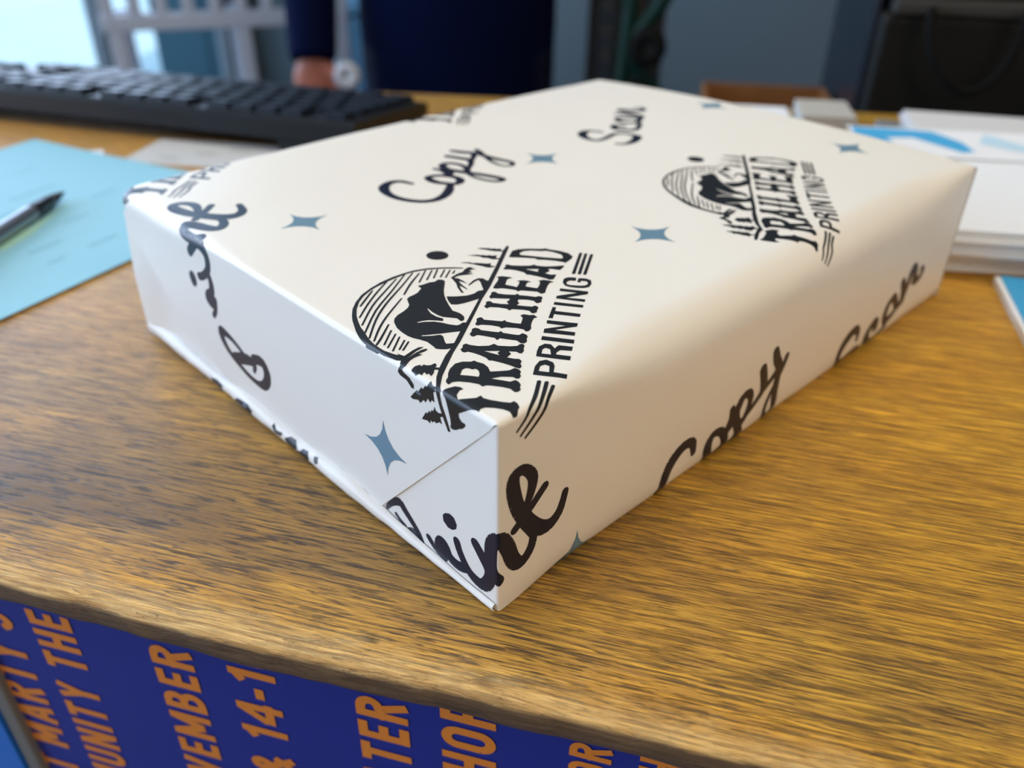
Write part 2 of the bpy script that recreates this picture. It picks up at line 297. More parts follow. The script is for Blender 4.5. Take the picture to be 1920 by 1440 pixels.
 ([42.53,49.78,44.13,50.58,44.94,51.46,45.91,51.24,46.14,50.69,45.88,49.62,47.13,47.5,49.03,45.43,50.08,45.44,49.81,44.39,51.22,42.46,52.61,40.21,53.48,40.18,54.04,39.22,53.38,38.22,52.28,37.64,51.52,36.75,50.41,36.84,49.76,37.24,50.3,38.82,49.39,40.61,47.67,42.5,46.63,41.88,46.21,40.69,44.71,40.2,45.86,38.52,47.39,36.5,48.34,36.56,48.63,35.67,48.06,34.66,46.79,33.99,46,33.21,44.91,33.14,44.3,33.69,44.87,35.15,44.12,36.75,41.98,39.32,40.76,39.24,41.07,40.47,39.84,42.82,38.15,44.68,36.93,44.58,37.23,46.15,38.76,46.9,39.46,47.83,40.47,47.84,40.86,47.17,40.62,46.13,41.86,44.06,43.41,42.33,44.13,43.86,45.8,44.22,45.96,44.71,43.93,46.89,42.68,48.36,41.97,48.38], []),
 ([47.5,53.44,49.25,54.53,52.05,56.09,53.18,57.14,53.47,58.27,54.99,57.45,55.96,55.86,56.65,54.31,55.13,54.66,54.01,54.29,51.6,52.38,52.29,50.72,52.98,48.75,55.03,49.92,56.17,50.93,55.87,51.89,57.37,51.21,58.34,49.98,58.68,48.28,57.43,48.74,56.3,48.07,55.26,47.33,56.11,45.54,57.05,44.01,59.3,45.32,60.82,46.67,60.69,47.47,62.47,46.89,63.42,45.33,63.83,43.57,62.3,43.94,60.37,42.98,57.84,41.29,56.72,40.34,55.23,40.39,55.19,41.41,55.31,42.29,53.89,44.24,52.32,46.35,51.17,46.41,51.37,47.55,50.27,49.55,49.17,51.23,47.88,52.08,47.33,52.78], []),
 ([58.95,61.16,60.66,61.81,61.24,62.76,62.3,62.54,62.58,61.16,64.43,59.1,66.64,57.09,68.33,56.66,68.34,55.53,69.98,53.29,72.73,51.15,74.49,50.28,74.89,49.55,73.27,48.81,71.41,48.31,70.93,49.12,70.31,50.41,69.3,51.34,68.47,49.91,66.24,49.79,66.9,47.76,68.25,46.88,66.95,45.94,64.96,44.96,63.78,45.68,63.85,46.67,62.98,49.58,61.91,52.32,61.25,52.93,61.86,54.52,61.13,57.35,60.01,59.46,58.93,60.31], [[63.79,56.16,67.16,53.08,66,52.89,65.38,51.8]]),
 ([66.43,66.37,68.86,68.07,70.63,69.23,72.98,68.92,75.58,67.12,79,63.76,80.23,63.28,80.48,61.85,82.27,58.61,83.1,55.47,82.23,52.73,80.41,51.69,77.72,51.09,76.76,50.83,76.56,51.92,75.49,54.11,73.57,56.78,71.75,58.59,71.96,59.79,69.59,62.72,67.71,64.82,67.01,65.46], [[71.25,66.28,73.24,66.45,75.33,65.17,77.65,62.43,78.74,61.83,79.87,59.61,80.49,56.27,79.46,54.48,78.37,53.94,74.99,58.17,72.33,62.15,70.32,65.16]]),
 ([65.6,41.6,67.72,43.13,69.38,43.01,70.71,41.79,71.06,40.91,69.3,39.59,68.26,40.89,66.96,41.05,65.68,40.16,65.78,39.04,67.36,36.92,68.82,35.58,70.3,35.58,71.44,36.6,71.33,37.39,70.45,38.54,69.42,37.76,69.06,38.77,71.48,40.38,72.94,38.69,73.13,36.78,71.39,34.93,69.13,33.95,67.52,34.41,66.14,35.81,64.84,37.87,64.44,39.59], []),
 ([62.05,39.29,66.68,32.05,65.15,30.97,58.89,33.8,62.19,29.18,60.74,28.16,56.26,35.58,57.67,36.53,63.56,33.74,60.6,38.22], []),
 ([54.32,34.31,59,27.07,57.62,26.05,52.79,33.22], []),
 ([51.55,32.37,52.15,31.51,50.3,30.17,54.31,23.89,52.7,22.76,48.63,29,46.44,27.46,45.69,28.44], []),
 ([44.54,27.75,49.49,20.6,47.91,19.49,42.02,22.39,45.14,17.57,43.59,16.41,38.54,23.38,40.34,24.77,45.88,21.92,43.02,26.55], []),
 ([36.99,22.33,41.93,14.94,40.26,13.68,35.29,21.06], []),
 ([28.22,15.93,30.34,17.7,32.46,19.01,34.58,18.93,35.54,17.6,34.77,15.46,36.68,15.89,38.92,12.72,37.12,11.44,35.17,13.79,33.57,13.65,32.77,13,34.93,9.74,33.17,8.43], [[30.27,15.95,32,17.25,33.16,17.27,33.48,15.89,31.75,13.94]]),
 ([21.13,10.07,24.51,12.63,27.25,13.69,28.99,12.92,29.3,10.76,28.23,9.2,25.9,7.34,27.7,4.19,26.17,2.87], [[23.55,10.31,25.51,11.71,26.91,11.44,27.23,10.12,25.05,8.12]])]
LOGO_STROKES = [
 [19.34,76.01,0.55,14.73,72.81,0.75,10.91,70.09,0.6],
 [25.98,77.97,0.55,20.02,74.4,0.68,13.31,69.73,0.7,6.81,64.58,0.6],
 [29.39,77.6,0.55,21.6,72.95,0.68,13.43,67.77,0.7,4.75,60.43,0.6],
 [33.16,78.36,0.55,23.47,71.89,0.68,12.61,64.88,0.7,2.83,56.34,0.6],
 [35.62,77.53,0.55,27.78,72.59,0.65,17.15,66.21,0.75,9.28,60.27,0.68,1.95,53.09,0.6],
 [37.19,76.09,0.55,30.63,72.01,0.75,24.7,67.51,0.6],
 [22.57,65.94,0.55,13.2,60.17,0.68,7.29,55.84,0.7,1.95,50.95,0.6],
 [39.76,76.25,0.55,33.19,71.03,0.6],
 [41.43,75.08,0.55,36,70.85,0.6],
 [43.02,74.35,0.55,38.36,70.43,0.6],
 [44.69,72.83,0.55,40.41,69.6,0.6],
 [45.77,71.47,0.55,41.4,68.35,0.6],
 [46.69,70.28,0.55,44.9,69.04,0.6],
 [10.22,55.66,0.55,3.37,50.28,0.75,0.18,48.26,0.6],
 [8.72,52.45,0.55,2.74,47.47,0.6],
 [8.36,50.03,0.55,2.53,45.59,0.6],
 [8.19,48.02,0.55,2.48,43.32,0.6],
 [8.1,45.69,0.55,4.19,42.76,0.6],
 [8.41,44.35,0.55,4.66,41.82,0.6],
 [86.09,52.74,1,72.84,43.75,1.1],
 [86.89,51.22,1,73.98,42.35,1.1],
 [87.86,49.55,1,75.03,41.03,1.1],
 [20.06,6.74,1.1,15.51,3.29,1.14,10.7,-0.04,1.07,8.7,-2.42,0.92,5.96,-4.84,0.7],
 [21.15,5.17,1.1,15.66,1.03,1.14,12.57,-1.94,1.07,9.94,-4.32,0.92,7.17,-6.62,0.7],
 [21.18,2.92,1.1,17.07,-0.14,1.14,14.75,-3.22,1.07,11.8,-5.74,0.92,8.7,-7.91,0.7]]
WORDS = {
 'Copy': [
  [86.56,142.99,1.6,84.51,148.42,2.3,80.02,149.54,3,75.11,146.16,3.5,72.63,139.58,2.8,73.13,132.4,2.5,76.76,125.87,2.48,81.89,123.27,2.76,87.88,124.57,3.16,93.39,128.4,3.04,97.36,132.61,2.2],
  [97.68,132.98,2.2,100.65,131.64,2.64,103.66,133.61,2.93,104.64,136.81,2.6,102.96,141.08,2.36,99.83,144.16,2.24,95.91,144.66,2.47,94.67,141.02,2.91,95.56,136.88,2.64,98,133.36,2.2],
  [104.52,150.97,1.8,105.72,147.03,2.36,104.92,142.1,2.84,107.25,145.66,3.14,109.6,152.25,2.72,113.19,152.73,2.3,115.6,149.09,2.04,115.43,144.09,2.18,113.12,140.39,2.32,110.22,142.28,2.22,109.05,146.19,1.8],
  [107.97,145.72,2.6,111.47,139.02,2.6,114.96,131.68,2.55,117.3,124.74,2.42,116.07,122.45,2.1,112.66,124.17,1.75,110.39,131.64,1.5,111.73,138.8,1.47,117.57,143.63,1.6],
  [117.57,143.63,1.8,122.23,148.4,2.33,121.85,152.55,2.53,118.77,159.94,2.4],
  [122.23,148.4,2,129.26,154.48,2.2,126.77,159.88,2.6,124.95,163.91,2.2],
  [127.04,159.64,2.4,130.46,154.2,2.53,130.8,149.18,2.53,132.08,142.63,2.4,133.86,135.72,2,131.17,132.92,1.67,128.04,135.72,1.4,128.42,142.85,1.53,132.48,153.19,1.73,133.64,157.77,2]],
 'Scan': [
  [193.28,136.66,1.4,191.87,140.94,1.77,188.07,143.11,3,183.94,140.77,3.36,181.54,135.85,2.4,181.98,130.84,1.87,185.94,129.62,2.03,191.56,130.44,2.3,195.88,130.75,2.14,198.78,128.17,1.8,199.95,124.16,2.2,199.27,120.65,3.2,193.72,118.1,3.03,187.93,118.18,1.96,185.07,121.29,1.4],
  [207.68,135.56,2.2,206.78,138.24,2.37,204.98,139.84,2.54,201.82,135.78,2.54,203,131.67,2.46,205.94,129.06,2.31,209.52,128.95,2.06,216.44,132.84,1.8],
  [216.19,134.34,2,212.85,139.87,2.4,213.99,145.37,2.4,217.93,145.85,2,221.26,141.58,2,222.37,137.96,2.13,217.5,135.75,2.4],
  [216.49,147.12,2,221.26,141.58,2.27,224.13,139.03,2.27,227.13,140.39,2],
  [221.55,152.1,2,224.96,146.37,2.4,227.13,140.39,2.4],
  [227.13,140.39,1.8,227.6,146.76,2.05,227.45,153.81,2.2,228.65,156.27,2.2,231.2,153.31,2.4,233.37,147.89,2.55,237.57,147.69,2.3,239.04,150.66,1.98,237.07,152.68,1.6]],
 'Print': [
  [12.95,-41.23,3,7.24,-30.53,3.62,5.03,-22.9,3.69,4.96,-18.63,3.33,6.96,-17.17,2.78,9.27,-17.97,2.62,11.45,-21.05,2.87,11.55,-24.23,2.73,10.45,-27.98,2.27,8.58,-31.34,1.8],
  [5.5,-35.74,2.2,10.99,-31.53,2.2,16.24,-26.87,2.2],
  [7.77,-30.85,3.6,10.59,-36.11,4.1,14.6,-40.42,4.07,18.62,-41.61,3.5,21.96,-39.41,2.73,23.47,-35.59,2.17,24.07,-33.09,2],
  [12.61,-39.44,2.2,12.05,-44.38,2.56,9.82,-47.75,2.92,7.07,-48.34,3.56,4.85,-45.22,3.8,3.19,-40.17,3.9,0.56,-36.15,3.84,-2.17,-38.31,3.66,-2.86,-42.17,3.76,-2.48,-47.21,3.56,0.08,-50.55,3.2],
  [-8.82,-42.93,2.8,-6.23,-45.63,3.15,-3.36,-48.93,3.5,-3.38,-52.23,3.35,-5.77,-56,3.2,-9.39,-56.2,2.98,-12.41,-54.5,2.55,-15.37,-50.5,2.4,-16.49,-47.45,2.4],
  [-13.67,-55.43,2.6,-16.84,-56.33,2.93,-19.99,-55.48,3,-21.79,-52.79,3.2,-23.39,-52.5,3.47,-24.19,-55.04,3.5,-22.65,-56.81,3],
  [-22.03,-57.52,2,-25.95,-56.84,1.8,-29.13,-54.47,1.8],
  [-28.49,-54.88,1.8,-29.13,-54.47,1.8],
  [-41.95,-65.21,3.6,-38.79,-73.8,3.6,-38.23,-79.19,2.5,-41.8,-78.09,1.5],
  [-36.11,-79.84,3,-34.91,-85.27,3.4,-37.49,-87.51,3.6,-41.42,-86.88,3.4,-45.3,-83.23,3,-46.33,-77.74,2,-45.19,-70.66,2,-41.44,-62.08,2.2,-36.85,-58.12,3,-33.64,-58.39,3.2,-33.95,-63.6,2,-35.58,-68.46,1.6,-37.36,-72.14,1.6]]}
I_DOT = [-22.15,-41.53,-21.15,-40.23,-19.23,-39.2,-17.4,-39.49,-16.26,-41.37,-16.63,-43.11,-18.23,-44.4,-20.12,-44.75,-21.95,-43.53]
HIDDEN_P = [[(-49.1,-56.08,1.4),(-46.07,-52.12,2.4),(-42.21,-49.69,3.13),(-39.89,-51.34,3.0),(-36.61,-53.77,2.6),(-34.03,-56.07,2.57),(-32.49,-58.51,2.4)],[(-44.5,-55.75,1.6),(-42.58,-56.84,1.5),(-40.13,-57.56,1.4)]]

# ------------------------------------------------------------------ the setting
FZ = -0.95; CZ = 1.85; XL = -2.25; XR = 2.6; YF = -2.6; YB = 3.6
setp(box('floor', (XL-0.1, YF-0.1, FZ-0.05), (XR+0.1, YB+0.1, FZ), M_floor), kind='structure')
setp(box('ceiling', (XL-0.1, YF-0.1, CZ), (XR+0.1, YB+0.1, CZ+0.08), M_ceil), kind='structure')
setp(box('wall_back', (XL-0.1, YB, FZ), (XR+0.1, YB+0.1, CZ), M_wall), kind='structure')
setp(box('wall_front', (XL-0.1, YF-0.1, FZ), (XR+0.1, YF, CZ), M_wallwarm), kind='structure')
setp(box('wall_right', (XR, YF, FZ), (XR+0.1, YB, CZ), M_wallwarm), kind='structure')
bm = bmesh.new()   # left wall with one long window opening
WY0, WY1, WZ0, WZ1 = -2.4, 3.45, -0.85, 1.7
bm_box(bm, (XL-0.1, YF, FZ), (XL, WY0, CZ)); bm_box(bm, (XL-0.1, WY1, FZ), (XL, YB, CZ))
bm_box(bm, (XL-0.1, WY0, FZ), (XL, WY1, WZ0)); bm_box(bm, (XL-0.1, WY0, WZ1), (XL, WY1, CZ))
setp(mesh_from('wall_left', bm, M_wall), kind='structure')
wf = bpy.data.objects.new('window_1', None); C.objects.link(wf); wf['kind'] = 'structure'
bm = bmesh.new()
for y in (WY0+0.03, -0.95, 0.35, 1.70, 2.63, WY1-0.03): bm_box(bm, (XL-0.08, y-0.03, WZ0), (XL-0.02, y+0.03, WZ1), 0.004)
for z in (WZ0+0.03, WZ1-0.03): bm_box(bm, (XL-0.078, WY0, z-0.03), (XL-0.022, WY1, z+0.03), 0.004)
mesh_from('window_frame', bm, M_frame, wf)
box('window_pane', (XL-0.053, WY0, WZ0), (XL-0.047, WY1, WZ1), M_glass, wf)
for i, (x, y) in enumerate(((-0.1, 0.4), (1.8, -1.2))):
    t = thing('ceiling_light', ['flat panel lamp in the ceiling over the middle of the counter', 'unseen flat panel lamp added over the customer side to brighten the package'][i], 'lamp', (x, y, CZ))
    bm = bmesh.new()
    for a, b_ in (((-0.62,-0.32,-0.03),(0.62,-0.30,0)),((-0.62,0.30,-0.03),(0.62,0.32,0)),((-0.62,-0.30,-0.03),(-0.60,0.30,0)),((0.60,-0.30,-0.03),(0.62,0.30,0))): bm_box(bm, a, b_)
    mesh_from('lamp_frame', bm, M_alu, t)
    box('diffuser', (-0.60, -0.30, -0.02), (0.60, 0.30, -0.012), M_panel, t)
# outside
setp(box('pavement', (-14, -6, FZ-0.10), (XL-0.1, 16, FZ-0.02), M_pave), kind='structure')
t = thing('utility_cabinet', 'dark teal metal cabinet standing outside beyond the window', 'cabinet', (-2.98, 4.42, FZ-0.02), 0.3)
box('cabinet_body', (-0.30, -0.25, 0), (0.30, 0.25, 1.15), M_cab, t, 0.01)
box('cabinet_door', (-0.26, -0.265, 0.06), (-0.01, -0.25, 1.08), M_cab, t, 0.003)
box('cabinet_door', (0.01, -0.265, 0.06), (0.26, -0.25, 1.08), M_cab, t, 0.003)
box('cabinet_roof', (-0.33, -0.28, 1.15), (0.33, 0.28, 1.19), M_tablegrey, t, 0.005)

# ------------------------------------------------------------------ counter
ctr = thing('service_counter', 'wooden shop counter with worn oak top and chipped front edge', 'counter', (0, 0, 0))
def counter_top():
    bm = bmesh.new(); nx = 560; xs = [-1.5 + 2.9*i/nx for i in range(nx+1)]
    def edge(x):
        n1 = noise.noise(Vector((x*6, 0.3, 0)))*0.0030 + noise.noise(Vector((x*45, 1.7, 0)))*0.0008 + noise.noise(Vector((x*190, 4.7, 0)))*0.00035
        return -0.0268 + n1
    prof = [(0.0, 0.55), (0.0, 0.30), (0.0, 0.10), (0.0, 0.02), (0.0, 0.006), (-0.0002, 0.0028), (-0.0010, 0.0008), (-0.0022, 0.0), (-0.0050, 0.0003), (-0.0086, 0.0010), (-0.0130, 0.0030), (-0.022, 0.016)]
    rows = []
    for x in xs:
        e = edge(x); row = []
        for i, (z, d) in enumerate(prof):
            if i == 0: y = max(0.47, 0.563 + 0.14*x)
            elif i < 4: y = d
            else: y = e + d + (noise.noise(Vector((x*60, z*400, 9)))*0.0006 if 5 <= i <= 10 else 0)
            zz = z + (noise.noise(Vector((x*50, 3, z*200)))*0.0006 if 5 <= i <= 10 else 0)
            row.append(bm.verts.new((x, y, min(zz, 0.0))))
        row.append(bm.verts.new((x, max(0.47, 0.563 + 0.14*x), -0.022)))
        rows.append(row)
    for a, b_ in zip(rows[:-1], rows[1:]):
        for k in range(len(a)):
            k2 = (k+1) % len(a); bm.faces.new((a[k], a[k2], b_[k2], b_[k]))
    bm.faces.new(rows[0]); bm.faces.new(rows[-1])
    o = mesh_from('counter_top', bm, M_wood, ctr, True)
counter_top()
box('counter_base', (-1.40, 0.012, FZ), (1.30, 0.42, -0.0225), mat('dark_counter_panel', (0.02, 0.02, 0.025), 0.6), ctr)

# heavy condensed capitals of the poster: strokes in a box one cap height tall
def arc(cx, cy, rx, ry, a0, a1, n=8): return [(cx+rx*math.cos(math.radians(a0+(a1-a0)*i/n)), cy+ry*math.sin(math.radians(a0+(a1-a0)*i/n))) for i in range(n+1)]
GW = 0.19
_t, _b = 1-GW/2, GW/2
GLYPH = {
 'T': (0.52, [[(0, _t), (0.52, _t)], [(0.26, 1), (0.26, 0)]]), 'H': (0.56, [[(_b, 0), (_b, 1)], [(0.56-_b, 0), (0.56-_b, 1)], [(_b, .5), (0.56-_b, .5)]]),
 'E': (0.46, [[(_b, 0), (_b, 1)], [(0, _t), (0.46, _t)], [(0, .5), (0.42, .5)], [(0, _b), (0.46, _b)]]), 'F': (0.46, [[(_b, 0), (_b, 1)], [(0, _t), (0.46, _t)], [(0, .48), (0.42, .48)]]),
 'A': (0.60, [[(0.09, 0), (0.28, 1)], [(0.51, 0), (0.32, 1)], [(0.15, .27), (0.45, .27)]]), 'I': (GW, [[(_b, 0), (_b, 1)]]),
 'N': (0.58, [[(_b, 0), (_b, 1)], [(0.58-_b, 0), (0.58-_b, 1)], [(_b+.02, 0.95), (0.56-_b, 0.05)]]), 'U': (0.56, [[(_b, 1), (_b, .27)] + arc(.28, .27, .28-_b, .27-_b, 180, 360) + [(0.56-_b, 1)]]),
 'M': (0.74, [[(_b, 0), (_b, 1)], [(0.74-_b, 0), (0.74-_b, 1)], [(_b+.02, 0.96), (0.37, 0.2)], [(0.72-_b, 0.96), (0.37, 0.2)]]), 'V': (0.58, [[(0.09, 1), (0.28, 0)], [(0.49, 1), (0.30, 0)]]),
 'Y': (0.58, [[(0.09, 1), (0.29, .42)], [(0.49, 1), (0.29, .42)], [(0.29, .5), (0.29, 0)]]),
 'R': (0.56, [[(_b, 0), (_b, 1)], [(0, _t), (.27, _t)] + arc(.27, .725, .56-.27-_b, _t-.725, 90, -90)[1:] + [(0, .545-_b)], [(.30, .45), (0.47, 0)]]),
 'P': (0.54, [[(_b, 0), (_b, 1)], [(0, _t), (.26, _t)] + arc(.26, .70, .54-.26-_b, _t-.70, 90, -90)[1:] + [(0, .495)]]),
 'B': (0.56, [[(_b, 0), (_b, 1)], [(0, _t), (.26, _t)] + arc(.26, .715, .52-.26-_b, _t-.715, 90, -90)[1:] + [(0, .525)], [(0, .525), (.26, .525)] + arc(.26, .31, .56-.26-_b, .215, 90, -90)[1:] + [(0, _b)]]),
 'O': (0.58, [arc(.29, .29, .29-_b, .29-_b, 180, 360) + arc(.29, .71, .29-_b, .29-_b, 0, 180) + [(_b, .29)]]),
 'C': (0.54, [arc(.28, .69, .28-_b, .31-_b, 0, 180) + arc(.28, .31, .28-_b, .31-_b, 180, 360)]),
 'S': (0.54, [arc(.27, .715, .27-_b, .285-_b, 10, 180)[:-1] + [(_b, .70), (.14, .55), (.40, .44), (.54-_b, .30)] + arc(.27, .285, .27-_b, .285-_b, 0, -170)[1:]]),
 '1': (0.34, [[(.34-_b, 0), (.34-_b, 1)], [(.30, .93), (0.02, .72)]]), '4': (0.60, [[(.46, 0), (.46, 1)], [(.44, .96), (.07, .36)], [(0.02, .30), (.60, .30)]]),
 '6': (0.54, [arc(.27, .30, .27-_b, .30-_b, 0, 360, 14), [(_b, .30), (_b, .66)] + arc(.27, .69, .27-_b, .31-_b, 180, 20)]), '-': (0.30, [[(0, .42), (.30, .42)]]),
 '&': (0.62, [[(.60, 0), (.16, .68)] + arc(.27, .76, .12, .14, 200, -20)[0:] + [(.34, .60), (.12, .40)] + arc(.25, .25, .16, .16, 150, 330) + [(.56, .42)]]),
 "'": (0.16, [[(_b, 1), (_b, .70)]]), ' ': (0.22, [])}
def poster_line(bm, s, xb, xt, ztop, sx, mi):
    cap = xb - xt; quads = []; x = 0.0
    for ch in s:
        w, strokes = GLYPH[ch]
        for st in strokes:
            for (p, q) in zip(st[:-1], st[1:]):
                d = Vector((q[0]-p[0], q[1]-p[1]))
                if d.length < 1e-5: continue
                d.normalize(); nn = Vector((-d.y, d.x))*GW/2; o_ = Vector((x, 0))
                quads.append([Vector(p)+nn+o_, Vector(p)-nn+o_, Vector(q)-nn+o_, Vector(q)+nn+o_])
            for p in st[1:-1]: quads.append([Vector((x+p[0]+GW/2*math.cos(PI*j/4), p[1]+GW/2*math.sin(PI*j/4))) for j in range(8)])
        x += w + 0.15
    v2, e2, f2, ov, oe, of = delaunay_2d_cdt([v for q in quads for v in q], [], [list(range(k0, k0+len(q))) for q, k0 in zip(quads, [sum(len(r) for r in quads[:i]) for i in range(len(quads))])], 1, 1e-4)
    vm = [bm.verts.new((xb - v.y*cap, -0.0003, 0.5 + ztop + (v.x - x + 0.15)*cap*sx)) for v in v2]
    for f, src in zip(f2, of):
        if src:
            try: g_ = bm.faces.new([vm[i] for i in f]); g_.material_index = mi
            except ValueError: pass

pst = thing('framed_poster', 'navy poster with orange upright lettering on the counter front', 'poster', (0, 0, -0.5))
bm = bmesh.new(); bm_box(bm, (-0.197, 0.0, -0.30), (0.36, 0.004, 0.474))
for s, xb, xt, ztop, sx in (("ST MARTY'S", -0.1800, -0.2000, -0.0560, 0.85), ('COMMUNITY THEA', -0.1533, -0.1712, -0.0375, 0.90), ('NOVEMBER', -0.1061, -0.1228, -0.0515, 1.05),
                            ('& 14-16', -0.0752, -0.0928, -0.0405, 1.02), ('THEATER', -0.0294, -0.0472, -0.0505, 1.02), ('SHOP', -0.0005, -0.0184, -0.0420, 1.02), ('FOR', 0.0349, 0.0222, -0.0470, 1.0), ('H', 0.0556, 0.0429, -0.0460, 1.0)):
    poster_line(bm, s, xb, xt, ztop, sx, 1)
mesh_from('poster_sheet', bm, [M_poster, M_orange], pst, recalc=False)
box('poster_frame', (-0.2045, -0.003, -0.32), (-0.197, 0.006, 0.4745), M_alu, pst, 0.001)
pst2 = thing('framed_poster', 'bright blue poster left of the grey frame bar', 'poster', (0, 0, -0.5))
box('poster_sheet', (-0.60, -0.004, -0.30), (-0.2055, 0.006, 0.474), M_poster2, pst2)

# ------------------------------------------------------------------ wrapped ream
PK = thing('wrapped_paper_package', 'white box-shaped package in printed wrapping paper on the wooden counter', 'package', (0, 0, 0.0002), math.atan2(0.8583, 0.5132))
A, B, H = 281.0, 216.0, 61.88     # millimetres
def bez(t, R):
    if t >= R: return t, 0.0
    if t <= -R: return 0.0, t
    u = (t+R)/(2*R); return R*u*u, -R*(1-u)**2
def RR(X):
    return 1.6 + 12.0*smooth01(2, 70, X)*(1-0.8*smooth01(A-50, A, X))
def bulge(X, Y):
    x = max(0, min(A, X))/A; y = max(0, min(B, Y))/B
    b = 3.4*smooth01(0.35, 1.0, x)*4*y*(1-y) + 1.3*math.sin(PI*x)*smooth01(0.5, 1, y)
    b += 0.22*noise.noise(Vector((X/28, Y/28, 3.1))) * min(1, max(0, min(X, Y, A-X)/12))
    return b
def M1(X, Y, off=0.0):
    """Paper coordinates (mm) of the outer sheet -> package space (mm)."""
    R = RR(X); ay, dy = bez(Y, R)
    ax, dx = bez(X, 1.1 + 6.5*smooth01(110, 190, Y)); fx, fd = bez(A - X, 2.0); 
    if A - X < 2.0: ax, dx = A - fx, fd
    w = smooth01(-3.0, 3.0, Y)
    x, y, z = ax, ay - dx*(1-w), H + dy + dx*w
    if B - Y < 3.0:
        by, bd = bez(B-Y, 3.0); y = B - by; z = H + bd + dx
    z += bulge(X, Y) * (1 if Y > 0 else 0) * (1 if X > 0 else 0) * min(1, max(0, Y)/10)
    if Y < 0 and X > -1:      # long side: slightly bowed, tucked in at the bottom
        dpt = -Y
        y -= 1.6*math.sin(PI*min(1, dpt/H))*math.sin(PI*max(0, min(1, X/A)))
        bot = H - dpt
        if bot < 5: y += 1.8*(1-bot/5)**2 * smooth01(0, 25, X)
        z += 0.9*smooth01(50, 0, bot)*0
        y += 0.35*noise.noise(Vector((X/22, Y/16, 7.7)))*min(1, X/15 if X > 0 else 0)*smooth01(0, 12, dpt)
    if X < -1.1 and Y > 0:      # end flap stands a little proud of the end, more at its far lower edge
        dep = -X
        x = ax - 0.22 - 0.2*smooth01(20, 60, Y) - 2.6*smooth01(8, 45, dep)*smooth01(120, 200, Y) - 0.5*math.sin(PI*min(1, dep/56))*math.sin(PI*Y/B)
        x += 0.18*noise.noise(Vector((X/15, Y/22, 1.3)))*smooth01(0, 8, dep)
    elif X <= -1.1:
        x = 0.0
    return Vector((x, y, z))
def surf(X, Y, off):
    p = M1(X, Y); e = 0.15
    n = (M1(X+e, Y)-M1(X-e, Y)).cross(M1(X, Y+e)-M1(X, Y-e))
    if n.length > 1e-9: n.normalize()
    return (p + n*off)*0.001
def tri_polys(polys_with_holes=None, quads=None):
    """2-D shapes -> non-overlapping triangles (mm)."""
    out = []
    for outer, holes in (polys_with_holes or []):
        verts = [Vector(p) for p in outer]; n = len(verts); edges = [(i, (i+1) % n) for i in range(n)]
        for h in holes:
            k = len(verts); verts += [Vector(p) for p in h]; m_ = len(h); edges += [(k+i, k+(i+1) % m_) for i in range(m_)]
        v2, e2, f2, *_ = delaunay_2d_cdt(verts, edges, [], 0, 1e-5)
        for f in f2:
            c = sum((v2[i] for i in f), Vector((0, 0)))/len(f)
            if inside(c, outer) and not any(inside(c, h) for h in holes): out.append([v2[i] for i in f])
    if quads:
        verts = []; faces = []
        for q in quads:
            k = len(verts); verts += [Vector(p) for p in q]; faces.append(list(range(k, k+len(q))))
        v2, e2, f2, ov, oe, of = delaunay_2d_cdt(verts, [], faces, 1, 1e-4)
        for f, src in zip(f2, of):
            if src: out.append([v2[i] for i in f])
    return out
def inside(c, p):
    r = False; n = len(p)
    for i in range(n):
        a = p[i]; b_ = p[(i+1) % n]
        if (a[1] > c[1]) != (b_[1] > c[1]) and c[0] < (b_[0]-a[0])*(c[1]-a[1])/(b_[1]-a[1]) + a[0]: r = not r
    return r
def stroke_quads(pts, k=5):
    P = catmull(pts, k); out = []
    for (a, b_) in zip(P[:-1], P[1:]):
        d = Vector((b_[0]-a[0], b_[1]-a[1]))
        if d.length < 1e-6: continue
        d.normalize(); nn = Vector((-d.y, d.x))
        out.append([Vector(a[:2])+nn*a[2]/2, Vector(a[:2])-nn*a[2]/2, Vector(b_[:2])-nn*b_[2]/2, Vector(b_[:2])+nn*b_[2]/2])
    for i, p in enumerate(P):
        if i % 2 == 0 or i == len(P)-1:
            out.append([Vector((p[0]+p[2]/2*math.cos(2*PI*j/10), p[1]+p[2]/2*math.sin(2*PI*j/10))) for j in range(10)])
    return out
def pairs(l): return [(l[i], l[i+1]) for i in range(0, len(l), 2)]
def trip(l): return [(l[i], l[i+1], l[i+2]) for i in range(0, len(l), 3)]
LOGO_T = tri_polys([(pairs(a), [pairs(h) for h in hs]) for a, hs in LOGO_SHAPES], sum([stroke_quads(trip(s), 3) for s in LOGO_STROKES], []))
BOLD = {'Copy': 1.25, 'Scan': 1.3, 'Print': 1.28}
WORD_T = {k: tri_polys(None, sum([stroke_quads([(a, b_, c*BOLD[k]) for a, b_, c in trip(s)]) for s in v], [])) for k, v in WORDS.items()}
WORD_T['Print'] += tri_polys([(pairs(I_DOT), [])])
def star_tris(cx, cy, r=9.8, rot=0.0, q=0.13):
    pts = []
    for k in range(4):
        a0 = rot + k*PI/2; a1 = a0 + PI/4; a2 = a0 + PI/2
        T0 = Vector((math.cos(a0), math.sin(a0)))*r; T1 = Vector((math.cos(a2), math.sin(a2)))*r; Cc = Vector((math.cos(a1), math.sin(a1)))*r*q
        for j in range(5):
            t = j/5; s = (T0*(1-t)**2 + Cc*2*t*(1-t) + T1*t*t) if True else None
            pts.append((cx+s.x, cy+s.y))
    return tri_polys([(pts, [])])
def aff(tris, a):
    f = lambda v: Vector((a[0]+a[1]*v.x+a[2]*v.y, a[3]+a[4]*v.x+a[5]*v.y))
    return [[f(v) for v in t] for t in tris]
def shift(dx, dy): return (dx, 1, 0, dy, 0, 1)
INK = []   # (material index, triangles)
INK.append((1, LOGO_T))
